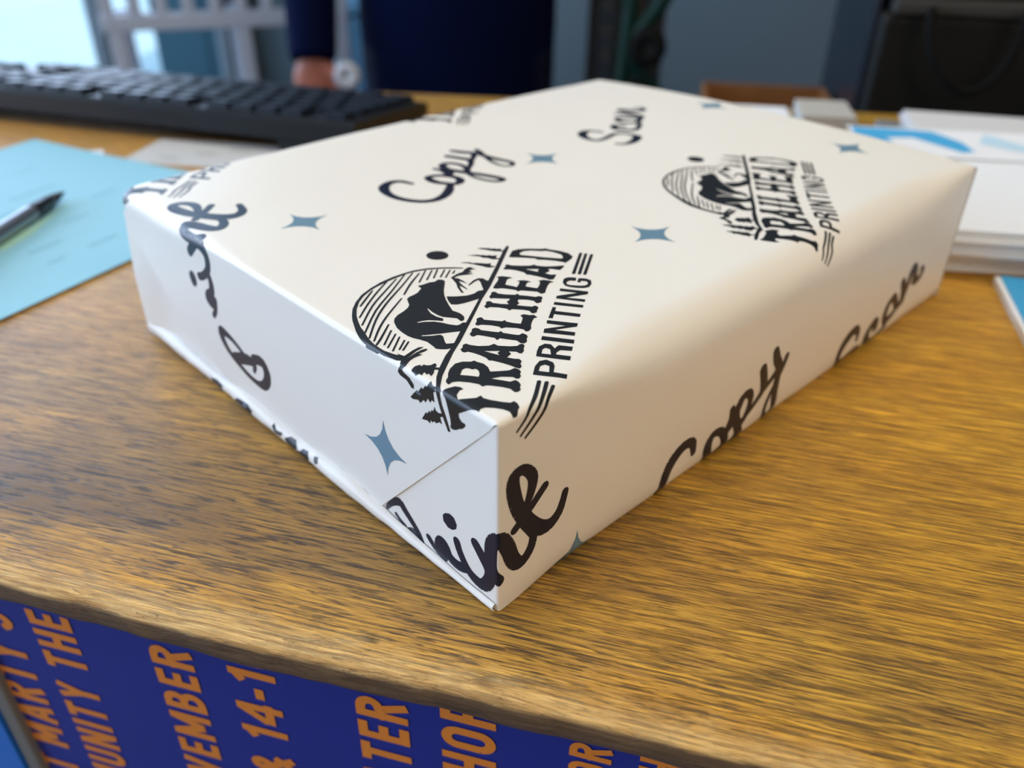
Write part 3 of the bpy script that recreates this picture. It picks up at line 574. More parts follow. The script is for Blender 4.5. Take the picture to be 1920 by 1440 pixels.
INK.append((1, aff(LOGO_T, (147.6, 0.866, 0.0223, 1.33, -0.047, 1.0215))))
INK.append((1, aff(LOGO_T, shift(3.5, 197.3))))
INK.append((1, aff(LOGO_T, shift(147.0, 198.0))))
INK.append((1, aff(LOGO_T, (293.0, 0.866, 0.0, 1.5, -0.03, 1.0))))
INK.append((1, aff(LOGO_T, (296.0, 0.9, 0.0, 199.5, 0, 1))))
def heavy(k, f): return tri_polys(None, sum([stroke_quads([(a, b_, c*f) for a, b_, c in trip(s)]) for s in WORDS[k]], []))
INK.append((2, WORD_T['Copy'])); INK.append((2, aff(heavy('Copy', 1.6), (-5.0, 1.05, 0, -199.8, 0.05, 1.0))))
INK.append((2, WORD_T['Scan'])); INK.append((2, aff(heavy('Scan', 1.7), (-25.5, 1.15, 0, -189.5, 0.0, 1.0))))
INK.append((2, WORD_T['Print'])); INK.append((2, aff(WORD_T['Print'], shift(1.0, 200.5))))
INK.append((2, tri_polys(None, sum([stroke_quads(s) for s in HIDDEN_P], []))))
for cx, cy in ((33.9, 137), (116.4, 46.8), (147.1, 130.3), (255.7, 46.4), (268.6, 128.5), (-32, 46.3), (30.6, -61), (150, -68)):
    INK.append((3, star_tris(cx, cy)))

def cut(bm, axis, val, clear=0):
    co = Vector((val, 0, 0)) if axis == 0 else Vector((0, val, 0)); no = Vector((1, 0, 0)) if axis == 0 else Vector((0, 1, 0))
    bmesh.ops.bisect_plane(bm, geom=bm.verts[:]+bm.edges[:]+bm.faces[:], plane_co=co, plane_no=no, clear_outer=clear > 0, clear_inner=clear < 0)
def clip_halfplane(bm, p, n):
    bmesh.ops.bisect_plane(bm, geom=bm.verts[:]+bm.edges[:]+bm.faces[:], plane_co=Vector((p[0], p[1], 0)), plane_no=Vector((n[0], n[1], 0)), clear_outer=True)
def sheet(name, x0, x1, y0, y1, halfs=(), fn=surf, ink=True, parent=PK, step=4.0, off0=0.0, rim=0.0):
    """A panel of wrapping paper given in flat paper coordinates, folded into place, its print included."""
    bends = [-7.6, -6, -4.5, -3, -2, -1.1, -0.7, -0.35, 0, 0.35, 0.7, 1.1, 2, 3, 4.5, 6, 7.6, A-2, A-1, A, A+1, A+2]
    ybends = [-14, -12, -10.5, -9, -7.5, -6, -4.5, -3, -1.6, -0.8, 0, 0.8, 1.6, 3, 4.5, 6, 7.5, 9, 10.5, 12, 14, B-3, B-1.5, B, B+1.5, B+3]
    xs = sorted({x0, x1} | {b_ for b_ in bends if x0 < b_ < x1} | {x0 + step*i for i in range(1, int((x1-x0)/step))})
    ys = sorted({y0, y1} | {b_ for b_ in ybends if y0 < b_ < y1} | {y0 + step*i for i in range(1, int((y1-y0)/step))})
    out = bmesh.new()
    base = bmesh.new()
    gv = [[base.verts.new((x, y, 0)) for y in ys] for x in xs]
    for i in range(len(xs)-1):
        for j in range(len(ys)-1): base.faces.new((gv[i][j], gv[i+1][j], gv[i+1][j+1], gv[i][j+1]))
    for p, n in halfs: clip_halfplane(base, p, n)
    def add(src, mi, off):
        mp = {}
        for f in src.faces:
            vs = []
            for v in f.verts:
                if v.index not in mp: mp[v.index] = out.verts.new(fn(v.co.x, v.co.y, off))
                vs.append(mp[v.index])
            try:
                g = out.faces.new(vs); g.material_index = mi; g.smooth = True
            except ValueError: pass
    base.verts.index_update(); add(base, 0, off0); base.free()
    if rim:      # cut edge of the folded paper, turned in towards the panel below
        be = [e for e in out.edges if e.is_boundary and all(v.co.x < -0.0002 for v in e.verts)]
        for e in be:
            p, q = e.verts[0].co.copy(), e.verts[1].co.copy()
            vs = [out.verts.new(c) for c in (p, q, Vector((min(q.x+rim, -0.00005), q.y, q.z)), Vector((min(p.x+rim, -0.00005), p.y, p.z)))]
            out.faces.new(vs)
    if ink:
        for mi, tris in INK:
            mnx = min(v.x for t in tris for v in t); mxx = max(v.x for t in tris for v in t)
            mny = min(v.y for t in tris for v in t); mxy = max(v.y for t in tris for v in t)
            if mxx < x0 or mnx > x1 or mxy < y0 or mny > y1: continue
            b = bmesh.new(); vm = {}
            for t in tris:
                vs = []
                for v in t:
                    k = (round(v.x, 4), round(v.y, 4))
                    if k not in vm: vm[k] = b.verts.new((v.x, v.y, 0))
                    vs.append(vm[k])
                try: b.faces.new(vs)
                except ValueError: pass
            cut(b, 0, x0, -1); cut(b, 0, x1, 1); cut(b, 1, y0, -1); cut(b, 1, y1, 1)
            for p, n in halfs: clip_halfplane(b, p, n)
            if not b.faces: b.free(); continue
            for x in xs[1:-1]:
                if mnx < x < mxx: cut(b, 0, x)
            for y in ys[1:-1]:
                if mny < y < mxy: cut(b, 1, y)
            bmesh.ops.triangulate(b, faces=b.faces[:])
            for f in b.faces:
                if f.normal.z < 0: f.normal_flip()
            b.verts.index_update(); add(b, mi, off0+0.05); b.free()
    me = bpy.data.meshes.new(name); out.to_mesh(me); out.free()
    return link(name, me, parent, [M_paper, M_ink, M_navy_ink, M_star_ink])
sheet('wrapping_paper', 0, A, -H, B+H-2)
FLAP = [((0, 0), (-0.672, -0.741)), ((0, 216), (-0.42, 0.907)), ((-47, 160), (-0.86, 0.51))]
sheet('end_flap', -57, 0, 0, B, halfs=FLAP, rim=0.0012)
sheet('side_flap', -66, 0, -H+0.2, 0)
# far end and the panel behind the flaps
box('paper_core', (0.0020, 0.0060, 0.0005), (0.2740, 0.2110, 0.0560), M_core, PK, 0.006, 3)
def endsurf(X, Y, off): return Vector((-0.0001 + 0.0, Y*0.001, (H+X)*0.001))
sheet('side_flap', -H+0.2, -8.5, 150, B-0.4, fn=lambda X, Y, off: Vector((-0.0003 - 0.0020*smooth01(190, 214, Y)*smooth01(-5, -40, X) - off*0.001, Y*0.001, (H+X)*0.001)), ink=False)
sheet('far_end_panel', 0, H-1, 0, B, fn=lambda X, Y, off: Vector((0.2812, Y*0.001, X*0.001)), ink=False, step=20)
# bottom flap: folded up along the near end, a rounded lip with scraps of print
def lip(X, Y, off):
    # X in 0..16 runs around the lip, Y along the end
    w = 0.35 + 0.65*smooth01(8, 70, Y)*(0.85+0.15*math.sin(Y/9.0))
    t = X/16.0
    a = -PI/2 + t*PI*0.98
    out = 3.2*w; hh = 3.6*w
    x = -0.2 - out*math.cos(a)*(0.75 + 0.25*math.cos(a)); z = hh*(1+math.sin(a))
    x += 0.35*noise.noise(Vector((Y/7, X/5, 2.0)))*w; z += 0.4*noise.noise(Vector((Y/9, X/6, 5.0)))*w*smooth01(2, 8, X)
    n = Vector((-math.cos(a), 0, math.sin(a)))
    return (Vector((x, Y, max(z, 0.05))) + n*off*1.6)*0.001
_keep = INK
def blot(pts): return (1, tri_polys([(pts, [])]))
INK = [blot([(6, 98), (9, 96), (13, 98), (12.5, 101), (9, 104), (7, 103)]), blot([(7, 110), (8.5, 106), (11, 105.5), (10, 109), (12.5, 111.5), (10, 112)]), blot([(5, 91), (8, 88.5), (12, 90), (11.5, 93), (9, 94), (7.5, 97), (6, 95)]), blot([(8, 85), (10, 83), (13, 84), (12, 86)]),
       (2, tri_polys([([(5, 127), (9, 125), (11, 128), (10, 136), (7, 139), (6, 133)], [])])), (2, tri_polys([([(6, 149), (10, 148), (11, 153), (9, 158), (6, 157)], [])]))]
sheet('bottom_flap', 0, 16, 1.0, B-2, fn=lip, step=2.0)
INK = _keep

# ------------------------------------------------------------------ keyboard (its raised back edge faces the camera)
kb = thing('computer_keyboard', 'black full-size keyboard on the counter behind the blue paper, seen from its raised back edge', 'keyboard', (-0.198, 0.346, 0.0), math.radians(-2))
KL, KD = 0.455, 0.125
def ktop(y): return 0.0265 - 0.0145*(y/KD)
bm = bmesh.new()
prof = [(0.0, 0.010), (0.0, 0.0225), (0.002, 0.0245), (KD-0.003, 0.0100), (KD, 0.008), (KD, 0.002), (KD-0.002, 0.001), (0.003, 0.008)]
ra = [bm.verts.new((0, y, z)) for y, z in prof]; rb = [bm.verts.new((-KL, y, z)) for y, z in prof]
for i in range(len(prof)):
    j = (i+1) % len(prof); bm.faces.new((ra[i], ra[j], rb[j], rb[i]))
bm.faces.new(ra); bm.faces.new(rb)
mesh_from('keyboard_case', bm, M_black, kb)
for x in (-0.03, -KL+0.06): box('keyboard_foot', (x-0.03, 0.003, 0.0), (x, 0.010, 0.011), M_black, kb, 0.001)
key_meshes = {}
def key_mesh(w):
    k = round(w, 4)
    if k in key_meshes: return key_meshes[k]
    bm = bmesh.new(); d = 0.0175; h = 0.0065
    lo = [(-w/2+0.0005, -d/2), (w/2-0.0005, -d/2), (w/2-0.0005, d/2), (-w/2+0.0005, d/2)]
    hi = [(x*0.86 if abs(x) < 0.012 else x-math.copysign(0.0013, x), y*0.82) for x, y in lo]
    v0 = [bm.verts.new((x, y, 0)) for x, y in lo]; v1 = [bm.verts.new((x, y, h)) for x, y in hi]
    for i in range(4): bm.faces.new((v0[i], v0[(i+1) % 4], v1[(i+1) % 4], v1[i]))
    top = bm.faces.new(v1); bm.faces.new(v0[::-1])
    bmesh.ops.bevel(bm, geom=[e for e in bm.edges if all(v.co.z > h*0.9 for v in e.verts)], offset=0.0009, segments=2, profile=0.5, affect='EDGES')
    bmesh.ops.recalc_face_normals(bm, faces=bm.faces[:])
    me = bpy.data.meshes.new('key'); bm.to_mesh(me); bm.free(); me.materials.append(M_key); key_meshes[k] = me; return me
def put_key(x, y, w):
    o = bpy.data.objects.new('key', key_mesh(w)); C.objects.link(o); o.parent = kb
    o.location = (x, y, 0.0236 - 0.0145*(y/KD) - 0.0012); o.rotation_euler = (math.atan(-0.0145/KD), 0, 0)
U = 0.0190
rows = [(0.0145, [1]+[0.5]*0+[1]*12), (0.0375, [1]*13+[2]), (0.0565, [1.5]+[1]*12+[1.5]), (0.0755, [1.75]+[1]*11+[2.25]), (0.0945, [2.25]+[1]*10+[2.75]), (0.1125, [1.25, 1.25, 1.25, 6.25, 1.25, 1.25, 1.25, 1.25])]
for ri, (y, ws) in enumerate(rows):
    x = -0.008
    for i, w in enumerate(ws):
        if ri == 0 and i in (1, 5, 9): x -= U*(0.66 if i > 1 else 0.68)
        put_key(x - w*U/2, y, w*U - 0.0012); x -= w*U
for y in (0.0375, 0.0565, 0.0145):
    for i in range(3): put_key(-0.008 - 15.3*U - (i+0.5)*U, y, U-0.0012)
for i, y in ((0, 0.1125), (1, 0.1125), (2, 0.1125), (1, 0.0945)): put_key(-0.008 - 15.3*U - (i+0.5)*U, y, U-0.0012)
for y in (0.0375, 0.0565, 0.0755, 0.0945):
    for i in range(4): put_key(-0.008 - 18.6*U - (i+0.5)*U, y, U-0.0012)

# ------------------------------------------------------------------ loose papers on the left
def paper_sheet(name, label, cat, corner, rz, w, d, z, m, th=0.0002, group=None, marks=None, curl=0.0):
    t = thing(name, label, cat, (corner[0], corner[1], z), rz, group)
    bm = bmesh.new(); nx = ny = 14
    g = [[bm.verts.new((w*i/nx, d*j/ny, th + curl*(abs(i/nx-0.5)*2)**3*(abs(j/ny-0.5)*2)**2)) for j in range(ny+1)] for i in range(nx+1)]
    for i in range(nx):
        for j in range(ny): bm.faces.new((g[i][j], g[i+1][j], g[i+1][j+1], g[i][j+1]))
    r = bmesh.ops.extrude_face_region(bm, geom=bm.faces[:])
    for v in r['geom']:
        if isinstance(v, bmesh.types.BMVert): v.co.z -= th
    mm = [m]
    if marks:
        for k, (mk, quads) in enumerate(marks):
            mm.append(mk)
            for q in quads:
                f = bm.faces.new([bm.verts.new((x, y, th+0.00012)) for x, y in q]); f.material_index = k+1
    o = mesh_from('sheet', bm, mm, t, recalc=True)
    return t
M_faint = mat('faint_grey_print', srgb(120, 178, 198), 0.6)
M_pen_reflection = mat('painted_pen_reflection', srgb(160, 205, 190), 0.6)
PEN_REFLECTION = [(0.1272, -0.0787), (0.1073, -0.0802), (0.0766, -0.0909), (0.0879, -0.0856), (0.1147, -0.0705), (0.1384, -0.0634)]  # the pen's reflection and shadow, painted on the sheet as a pale green patch
random.seed(4)
# sheet edges: right corner, then 0.216 wide and 0.279 long; angle measured in counter axes
def rect(x, y, w, h, a=0.0): 
    ca, sa = math.cos(a), math.sin(a); return [(x+ca*p-sa*q, y+sa*p+ca*q) for p, q in ((0,0),(w,0),(w,h),(0,h))]
# corner P1 (0.128,0.329) of the package frame is s=-0.2167,n=0.2787 ; long side runs to (-0.94,-0.34)
_sx, _sy = -0.94*0.5132+0.34*0.8583, -0.94*0.8583-0.34*0.5132
_ang = math.atan2(_sy, _sx)          # direction of the long side away from the package
rows_ = []
for r_ in range(9):
    y_ = 0.03 + 0.019*r_
    for k in range(random.randint(1, 4)):
        x_ = 0.04 + random.random()*0.18; rows_.append(rect(x_, y_, 0.009+random.random()*0.012, 0.0022))
cx_, cy_ = 0.128*0.5132-0.329*0.8583, 0.128*0.8583+0.329*0.5132
paper_sheet('copy_paper_sheet', 'pale blue sheet of printed paper lying flat left of the package, under the pen', 'paper', (cx_, cy_), _ang, 0.279, -0.216, 0.0009, M_blue_paper,
            marks=[(M_faint, [[(a, -b_) for a, b_ in q] for q in rows_]), (M_pen_reflection, [PEN_REFLECTION])], curl=0.0012)
paper_sheet('paper_sheet', 'small white paper corner sticking out behind the pale blue sheet', 'paper', (-0.372, 0.318), -0.9, 0.03, -0.05, 0.0003, M_white)
paper_sheet('paper_sheet', 'grey-white printed sheet between the keyboard and the package', 'paper', (-0.345, 0.300), 0.10, 0.20, 0.052, 0.0002, M_grey_paper,
            marks=[(mat('grey_print', (0.25, 0.25, 0.25), 0.6), [rect(0.02+0.02*i, 0.012+0.012*(i % 3), 0.014, 0.002) for i in range(8)])])

# pen
pn = thing('ballpoint_pen', 'dark metal pen lying on the pale blue sheet, point towards the keyboard', 'pen', (0, 0, 0))
tip = Vector((-0.3290, 0.2310, 0.0048)); back = tip + Vector((-0.0, -0.0, 0.0)) + (Vector((-0.3268, 0.180, 0.0056)) - Vector((-0.3290, 0.2310, 0.0048))).normalized()*0.14
back = tip + Vector((0.165*-0.0, 0, 0)) + Vector((0.028, -0.137, 0.0004))
dr = (back - tip).normalized()
def along(d): return tip + dr*d
tube('pen_point', [along(0), along(0.004), along(0.0045), along(0.016)], [0.0004, 0.0010, 0.0016, 0.0034], M_darkpen, pn, 14)
pbar = tube('pen_barrel', [along(0.016), along(0.03), along(0.09), along(0.128)], [0.0035, 0.0044, 0.0046, 0.0042], M_steel, pn, 18)
tube('pen_grip', [along(0.017), along(0.034), along(0.0345)], [0.0038, 0.0046, 0.0044], M_darkpen, pn, 18)
tube('pen_button', [along(0.128), along(0.140)], [0.0024, 0.0022], M_darkpen, pn, 12)
tube('pen_clip', [along(0.085)+Vector((0,0,0.0060)), along(0.118)+Vector((0,0,0.0062)), along(0.126)+Vector((0,0,0.0045))], [0.0011, 0.0012, 0.0011], M_steel, pbar, 8)

# ------------------------------------------------------------------ paper stacks on the right
def paper_pile(name, label, cat, corner, rz, w, d, z0, n, th, m, jig=0.0008, group=None):
    t = thing(name, label, cat, (corner[0], corner[1], z0), rz, group)
    bm = bmesh.new(); random.seed(int(corner[0]*1000)+n)
    for k in range(n):
        jx = (random.random()-0.5)*2*jig; jy = (random.random()-0.5)*2*jig
        bm_box(bm, (jx, jy, k*th), (w+jx, d+jy, (k+1)*th - th*0.16), 0)
    mesh_from('pile_sheets', bm, m, t)
    return t
paper_pile('paper_stack', 'lower half of the white paper pile right of the package', 'paper stack', (0.136, 0.268), 0.14, 0.225, 0.150, 0.0003, 7, 0.0016, M_white, 0.0016)
paper_pile('paper_stack', 'upper half of the white paper pile right of the package', 'paper stack', (0.134, 0.263), 0.10, 0.225, 0.150, 0.0124, 6, 0.0020, M_white, 0.0016)
t = thing('notepad', 'bright blue pad with a white page edge at the right side of the counter', 'notepad', (0.1725, 0.060, 0.0002), 0.0)
box('pad_pages', (0.0, 0, 0), (0.216, 0.204, 0.0035), M_white, t)
box('pad_cover', (0.0025, 0.001, 0.0035), (0.216, 0.204, 0.0042), M_cyan, t)
bm = bmesh.new(); bm_box(bm, (0.030, 0.001, 0.0042), (0.0312, 0.204, 0.0044)); mesh_from('cover_crease', bm, mat('deep_blue_line', srgb(30, 130, 190), 0.5), t)
def swoosh(pts): return [pts]
M_sky = mat('sky_blue_print', srgb(72, 172, 226), 0.5)
M_palesky = mat('pale_sky_print', srgb(190, 222, 240), 0.5)
paper_sheet('printed_leaflet', 'white leaflet with bright blue shapes on the white pile behind the package corner', 'leaflet', (0.118, 0.378), 0.12, 0.15, 0.062, 0.0248, M_white,
            marks=[(M_sky, [[(0.002, 0.034), (0.036, 0.040), (0.040, 0.058), (0.002, 0.060)], [(0.036, 0.040), (0.058, 0.012), (0.066, 0.014), (0.064, 0.034), (0.052, 0.056), (0.040, 0.058)], [(0.002, 0.034), (0.012, 0.016), (0.022, 0.020), (0.020, 0.037)]]),
                   (M_palesky, [[(0.074, 0.034), (0.092, 0.020), (0.128, 0.010), (0.136, 0.016), (0.100, 0.034), (0.084, 0.056)]])])
paper_pile('paper_stack', 'grey-white stack of sheets in front of the black printer', 'paper stack', (0.156, 0.458), 0.02, 0.22, 0.058, 0.0002, 8, 0.0025, mat('light_grey_paper', (0.62, 0.62, 0.63), 0.6), 0.0012)
box_ = thing('tape_block', 'small dark grey block beside the grey-white stack of sheets', 'block', (0.136, 0.470, 0.0002))
box('block_body', (0, 0, 0), (0.016, 0.030, 0.016), mat('mid_grey_plastic', (0.16, 0.17, 0.19), 0.5), box_, 0.002)
paper_pile('envelope_stack', 'thin pile of bright white envelopes left of the grey sheet block', 'envelopes', (0.015, 0.505), 0.10, 0.068, 0.055, 0.0002, 3, 0.0012, M_white, 0.0015)
paper_pile('card_stack', 'low grey stack of cards between the white envelopes and the printer', 'cards', (0.087, 0.500), 0.10, 0.038, 0.050, 0.0002, 8, 0.0018, mat('warm_grey_card', (0.42, 0.41, 0.38), 0.7), 0.0008)

# ------------------------------------------------------------------ desk behind, cardboard box, printer
dk = thing('back_desk', 'low dark desk behind the counter carrying the box and the printer', 'desk', (0, 0, FZ))
DZ = -0.20 - FZ
box('desk_top', (-0.03, 0.82, DZ-0.03), (1.10, 1.55, DZ), mat('dark_desk_top', (0.03, 0.035, 0.04), 0.5), dk, 0.003)
for x in (0.0, 1.04):
    for y in (0.85, 1.49): box('leg', (x, y, 0), (x+0.03, y+0.03, DZ-0.03), M_darkshelf, dk)
cb = thing('cardboard_box', 'brown open cardboard box with a pale label on the low desk', 'box', (0.0, 0.93, -0.1995), 0.10)
BW, BD, BH, T = 0.165, 0.165, 0.105, 0.004
box('box_bottom', (0, 0, 0), (BW, BD, T), M_card, cb)
bwall = box('box_wall', (0, 0, T), (BW, T, BH-0.02), M_card, cb); box('box_wall', (0, BD-T, T), (BW, BD, BH), M_card, cb)
box('box_wall', (0, T, T), (T, BD-T, BH), M_card, cb); box('box_wall', (BW-T, T, T), (BW, BD-T, BH), M_card, cb)
box('box_label', (0.012, -0.0005, 0.055), (0.075, 0.0, 0.078), mat('pinkish_label_paper', srgb(196, 160, 138), 0.7), bwall)
bm = bmesh.new(); bm_box(bm, (0.006, 0.006, T), (BW-0.006, BD-0.006, 0.05)); mesh_from('box_filling', bm, mat('brown_kraft_filling', srgb(150, 100, 30), 0.9), cb)

pr = thing('office_printer', 'large black printer standing on the low desk behind the paper stacks', 'printer', (0.176, 0.900, -0.2), 0.06)
M_prn = mat('charcoal_printer_plastic', (0.006, 0.006, 0.005), 0.55, spec=0.25)
M_prn_side = mat('blue_black_glossy_plastic', (0.010, 0.014, 0.022), 0.3)
bm = bmesh.new(); bm_box(bm, (0, 0.0, 0), (0.40, 0.34, 0.232), 0.008, 3); pbody = mesh_from('printer_body', bm, M_prn, pr, False)
box('side_panel', (-0.006, 0.02, 0.01), (0.001, 0.32, 0.36), M_prn_side, pr, 0.002)
box('front_ledge', (0.01, -0.006, 0.232), (0.150, 0.30, 0.246), mat('dark_grey_ledge_plastic', (0.03, 0.03, 0.028), 0.5), pr, 0.002)
box('printer_lid', (0.0, 0.02, 0.246), (0.40, 0.34, 0.36), M_prn, pr, 0.01)
box('output_slot', (0.170, -0.004, 0.10), (0.39, 0.004, 0.15), M_rubber, pbody, 0.002)
for z, zz in ((0.196, 0.222), (0.168, 0.178)): box('control_strip', (0.166, -0.008, z), (0.25, 0.002, zz), mat('mid_grey_strip', (0.09, 0.09, 0.09), 0.5), pbody, 0.003)
cbp = catmull([(0.222, 0.885, 0.042), (0.226, 0.880, 0.01), (0.243, 0.876, -0.02), (0.272, 0.876, -0.040), (0.298, 0.880, -0.026), (0.312, 0.884, 0.005), (0.316, 0.888, 0.05)], 6)
setp(tube('power_cable', cbp, 0.0045, M_rubber, n=10), 'black cable hanging in a loop in front of the printer', 'cable')

# ------------------------------------------------------------------ things further back
ht = thing('hand_truck', 'dark green tubular hand truck with a black wheel near the back desk', 'hand truck', (-0.118, 1.27, FZ), 0.1)
tube('frame_tube', catmull([(-0.05, 0, 0.12), (-0.045, 0, 0.60), (-0.035, 0, 0.85), (-0.02, 0.0, 1.10), (0.02, 0.0, 1.25)], 4), 0.012, M_green, ht)
tube('frame_tube', catmull([(0.040, 0, 0.60), (0.034, 0, 0.74), (0.015, 0, 0.80), (-0.02, 0, 0.84), (-0.02, 0, 0.88), (0.012, 0, 0.925), (0.04, 0, 0.99)], 4), 0.013, M_green, ht)
tube('frame_tube', [(-0.03, 0, 0.88), (-0.045, 0, 0.98), (-0.09, 0, 1.08)], 0.009, M_green, ht)
def wheel(cx, cz, r, w):
    bm = bmesh.new(); n = 28
    prof = [(0.2*r, -w/2), (0.9*r, -w/2), (r, -w/4), (r, w/4), (0.9*r, w/2), (0.2*r, w/2)]
    rings = [[bm.verts.new((cx + q*math.cos(2*PI*k/n), y - 0.02, cz + q*math.sin(2*PI*k/n))) for k in range(n)] for q, y in prof]
    for a, b_ in zip(rings, rings[1:] + rings[:1]):
        for k in range(n): bm.faces.new((a[k], a[(k+1) % n], b_[(k+1) % n], b_[k]))
    return mesh_from('wheel', bm, M_rubber, ht, True)
wheel(0.0, 0.868, 0.030, 0.02); wheel(-0.012, 0.806, 0.014, 0.014)
box('toe_plate', (-0.07, -0.12, 0.0), (0.05, 0.01, 0.006), M_green, ht)
box('axle_block', (-0.07, -0.01, 0.006), (-0.03, 0.01, 0.13), M_green, ht)
sh = thing('shelving_unit', 'black metal shelf upright between the person and the green hand truck', 'shelf', (-0.30, 1.72, FZ), 0.1)
for x in (0.0, 0.055, 0.14): box('upright', (x, 0, 0), (x+0.022, 0.03, 1.7), M_darkshelf, sh)
box('back_sheet', (0.0, 0.31, 0), (0.16, 0.315, 1.7), mat('dark_grey_shelf_panel', (0.014, 0.018, 0.020), 0.7), sh)
for z in (0.45, 0.96): box('shelf_board', (0.0, 0.0, z), (0.16, 0.31, z+0.02), M_darkshelf, sh)
for z in (0.75, 0.80, 0.85, 0.90): box('bracket', (0.030, -0.003, z), (0.050, 0.02, z+0.018), mat('dull_grey_bracket', (0.05, 0.05, 0.05), 0.6), sh)
box('edge_strip', (0.105, -0.004, 0.0), (0.118, 0.0, 1.7), mat('brown_strip', (0.018, 0.011, 0.006), 0.6), sh)

tb = thing('slatted_table', 'light grey tall slatted table by the shop window', 'table', (-1.20, 1.74, FZ), 0.58)
TZ = 0.90
for x in (-0.255, 0.030):
    box('leg', (x, -0.02, 0), (x+0.036, 0.02, TZ-0.13), M_tablegrey, tb, 0.004); box('leg', (x-0.01, 0.28, 0), (x+0.026, 0.32, TZ-0.13), M_tablegrey, tb, 0.004)
box('lower_rail', (-0.265, -0.022, TZ-0.135), (0.30, 0.020, TZ-0.100), M_tablegrey, tb, 0.003)
box('upper_rail', (-0.265, -0.022, TZ-0.02), (0.30, 0.020, TZ+0.02), M_tablegrey, tb, 0.003)
for i in range(10): box('slat', (-0.262+0.060*i, -0.016, TZ-0.10), (-0.235+0.060*i, 0.014, TZ-0.02), M_tablegrey, tb, 0.003)
box('leg', (0.262, -0.02, 0), (0.300, 0.02, TZ-0.13), M_tablegrey, tb, 0.004); box('leg', (0.252, 0.28, 0), (0.288, 0.32, TZ-0.13), M_tablegrey, tb, 0.004)
box('table_top', (-0.28, -0.03, TZ+0.02), (0.31, 0.34, TZ+0.04), M_tablegrey, tb, 0.004)
bn = thing('storage_bin', 'blue-grey plastic bin standing behind the slatted table', 'bin', (-1.12, 2.52, FZ), 0.2)
bm = bmesh.new(); bm_box(bm, (-0.22, -0.12, 0), (0.16, 0.12, 0.70), 0.02, 3); mesh_from('bin_body', bm, M_teal, bn)
box('bin_lid', (-0.23, -0.13, 0.70), (0.17, 0.13, 0.73), M_teal, bn, 0.008)

# ------------------------------------------------------------------ the person behind the counter
pe = thing('person', 'person in navy shirt and trousers standing behind the counter, one arm hanging down', 'person', (-0.500, 1.450, FZ), math.atan2(0.2649, 0.9642))
def remeshed(name, parts, m, voxel=0.006, smooth_it=4, parent=pe):
    bm = bmesh.new()
    for pts, rad, n in parts: bm_tube(bm, pts, rad, n)
    bmesh.ops.recalc_face_normals(bm, faces=bm.faces[:])
    me = bpy.data.meshes.new(name); bm.to_mesh(me); bm.free()
    o = bpy.data.objects.new('tmp', me); C.objects.link(o)
    r = o.modifiers.new('r', 'REMESH'); r.mode = 'VOXEL'; r.voxel_size = voxel
    s = o.modifiers.new('s', 'SMOOTH'); s.iterations = smooth_it; s.factor = 0.5
    bpy.context.view_layer.update()
    ev = bpy.data.meshes.new_from_object(o.evaluated_get(bpy.context.evaluated_depsgraph_get()))
    bpy.data.objects.remove(o)
    ev.materials.clear()
    for p in ev.polygons: p.use_smooth = True; p.material_index = 0
    ev.name = name
    return link(name, ev, parent, [m])
def hand(wx, wy, wz, side):
    """Hanging, slightly curled hand below a wrist; side = -1 or 1 (outer side)."""
    P = []          # back of the hand towards the counter, fingers side by side in x
    P.append(([(wx, wy, wz+0.03), (wx, wy, wz), (wx, wy-0.004, wz-0.030), (wx, wy-0.006, wz-0.062), (wx, wy-0.006, wz-0.076)], [(0.027, 0.020), (0.027, 0.018), (0.039, 0.017), (0.042, 0.015), (0.037, 0.011)], 16))
    for k, (dx, L_) in enumerate(((0.031, 0.068), (0.0105, 0.080), (-0.0105, 0.074), (-0.030, 0.056))):
        b0 = Vector((wx+dx*(-side), wy-0.007, wz-0.070))
        p1 = b0 + Vector((0, -0.004, -L_*0.40)); p2 = p1 + Vector((0, 0.012, -L_*0.30)); p3 = p2 + Vector((0, 0.016, -L_*0.14))
        P.append(([b0+Vector((0, 0, 0.014)), b0, p1, p2, p3, p3+Vector((0, 0.004, -0.003))], [0.0098, 0.0098, 0.0090, 0.0082, 0.0070, 0.003], 10))
    th = Vector((wx-side*0.024, wy-0.006, wz-0.016)); c_ = -side
    P.append(([th, th+Vector((0.020*c_, -0.004, -0.020)), th+Vector((0.030*c_, -0.004, -0.046)), th+Vector((0.031*c_, 0.002, -0.068)), th+Vector((0.030*c_, 0.003, -0.073))], [0.014, 0.0125, 0.0105, 0.0085, 0.004], 10))
    return P
E_ = lambda a, b_: (a, b_)
body = [
 ([(0,0,0.86),(0,0,0.95),(0,0.0,1.05),(0,0.0,1.18),(0,0.01,1.32),(0,0.01,1.41),(0,0.01,1.455)], [(0.165,0.115),(0.168,0.115),(0.150,0.105),(0.160,0.115),(0.175,0.120),(0.150,0.085),(0.07,0.055)], 24),
 ([(0,0.01,1.42),(0,0.005,1.48),(0,-0.005,1.54)], [0.058,0.054,0.058], 18),
 ([(0,0.0,1.500),(0,-0.012,1.520),(0,-0.010,1.565),(0,0.0,1.625),(0,0.005,1.675),(0,0.005,1.710),(0,0.005,1.725)], [(0.035,0.045),(0.052,0.072),(0.066,0.088),(0.074,0.096),(0.070,0.090),(0.045,0.055),(0.012,0.015)], 20),
 ([(0,-0.088,1.620),(0,-0.108,1.590),(0,-0.090,1.577)], [0.008,0.014,0.010], 10),
 ([(-0.024,-0.088,1.543),(0.0,-0.094,1.542),(0.024,-0.088,1.543)], [0.006,0.009,0.006], 8),
 ([(-0.078,0.005,1.635),(-0.084,0.012,1.610),(-0.078,0.005,1.580)], [0.008,0.014,0.007], 8),
 ([(0.078,0.005,1.635),(0.084,0.012,1.610),(0.078,0.005,1.580)], [0.008,0.014,0.007], 8)]
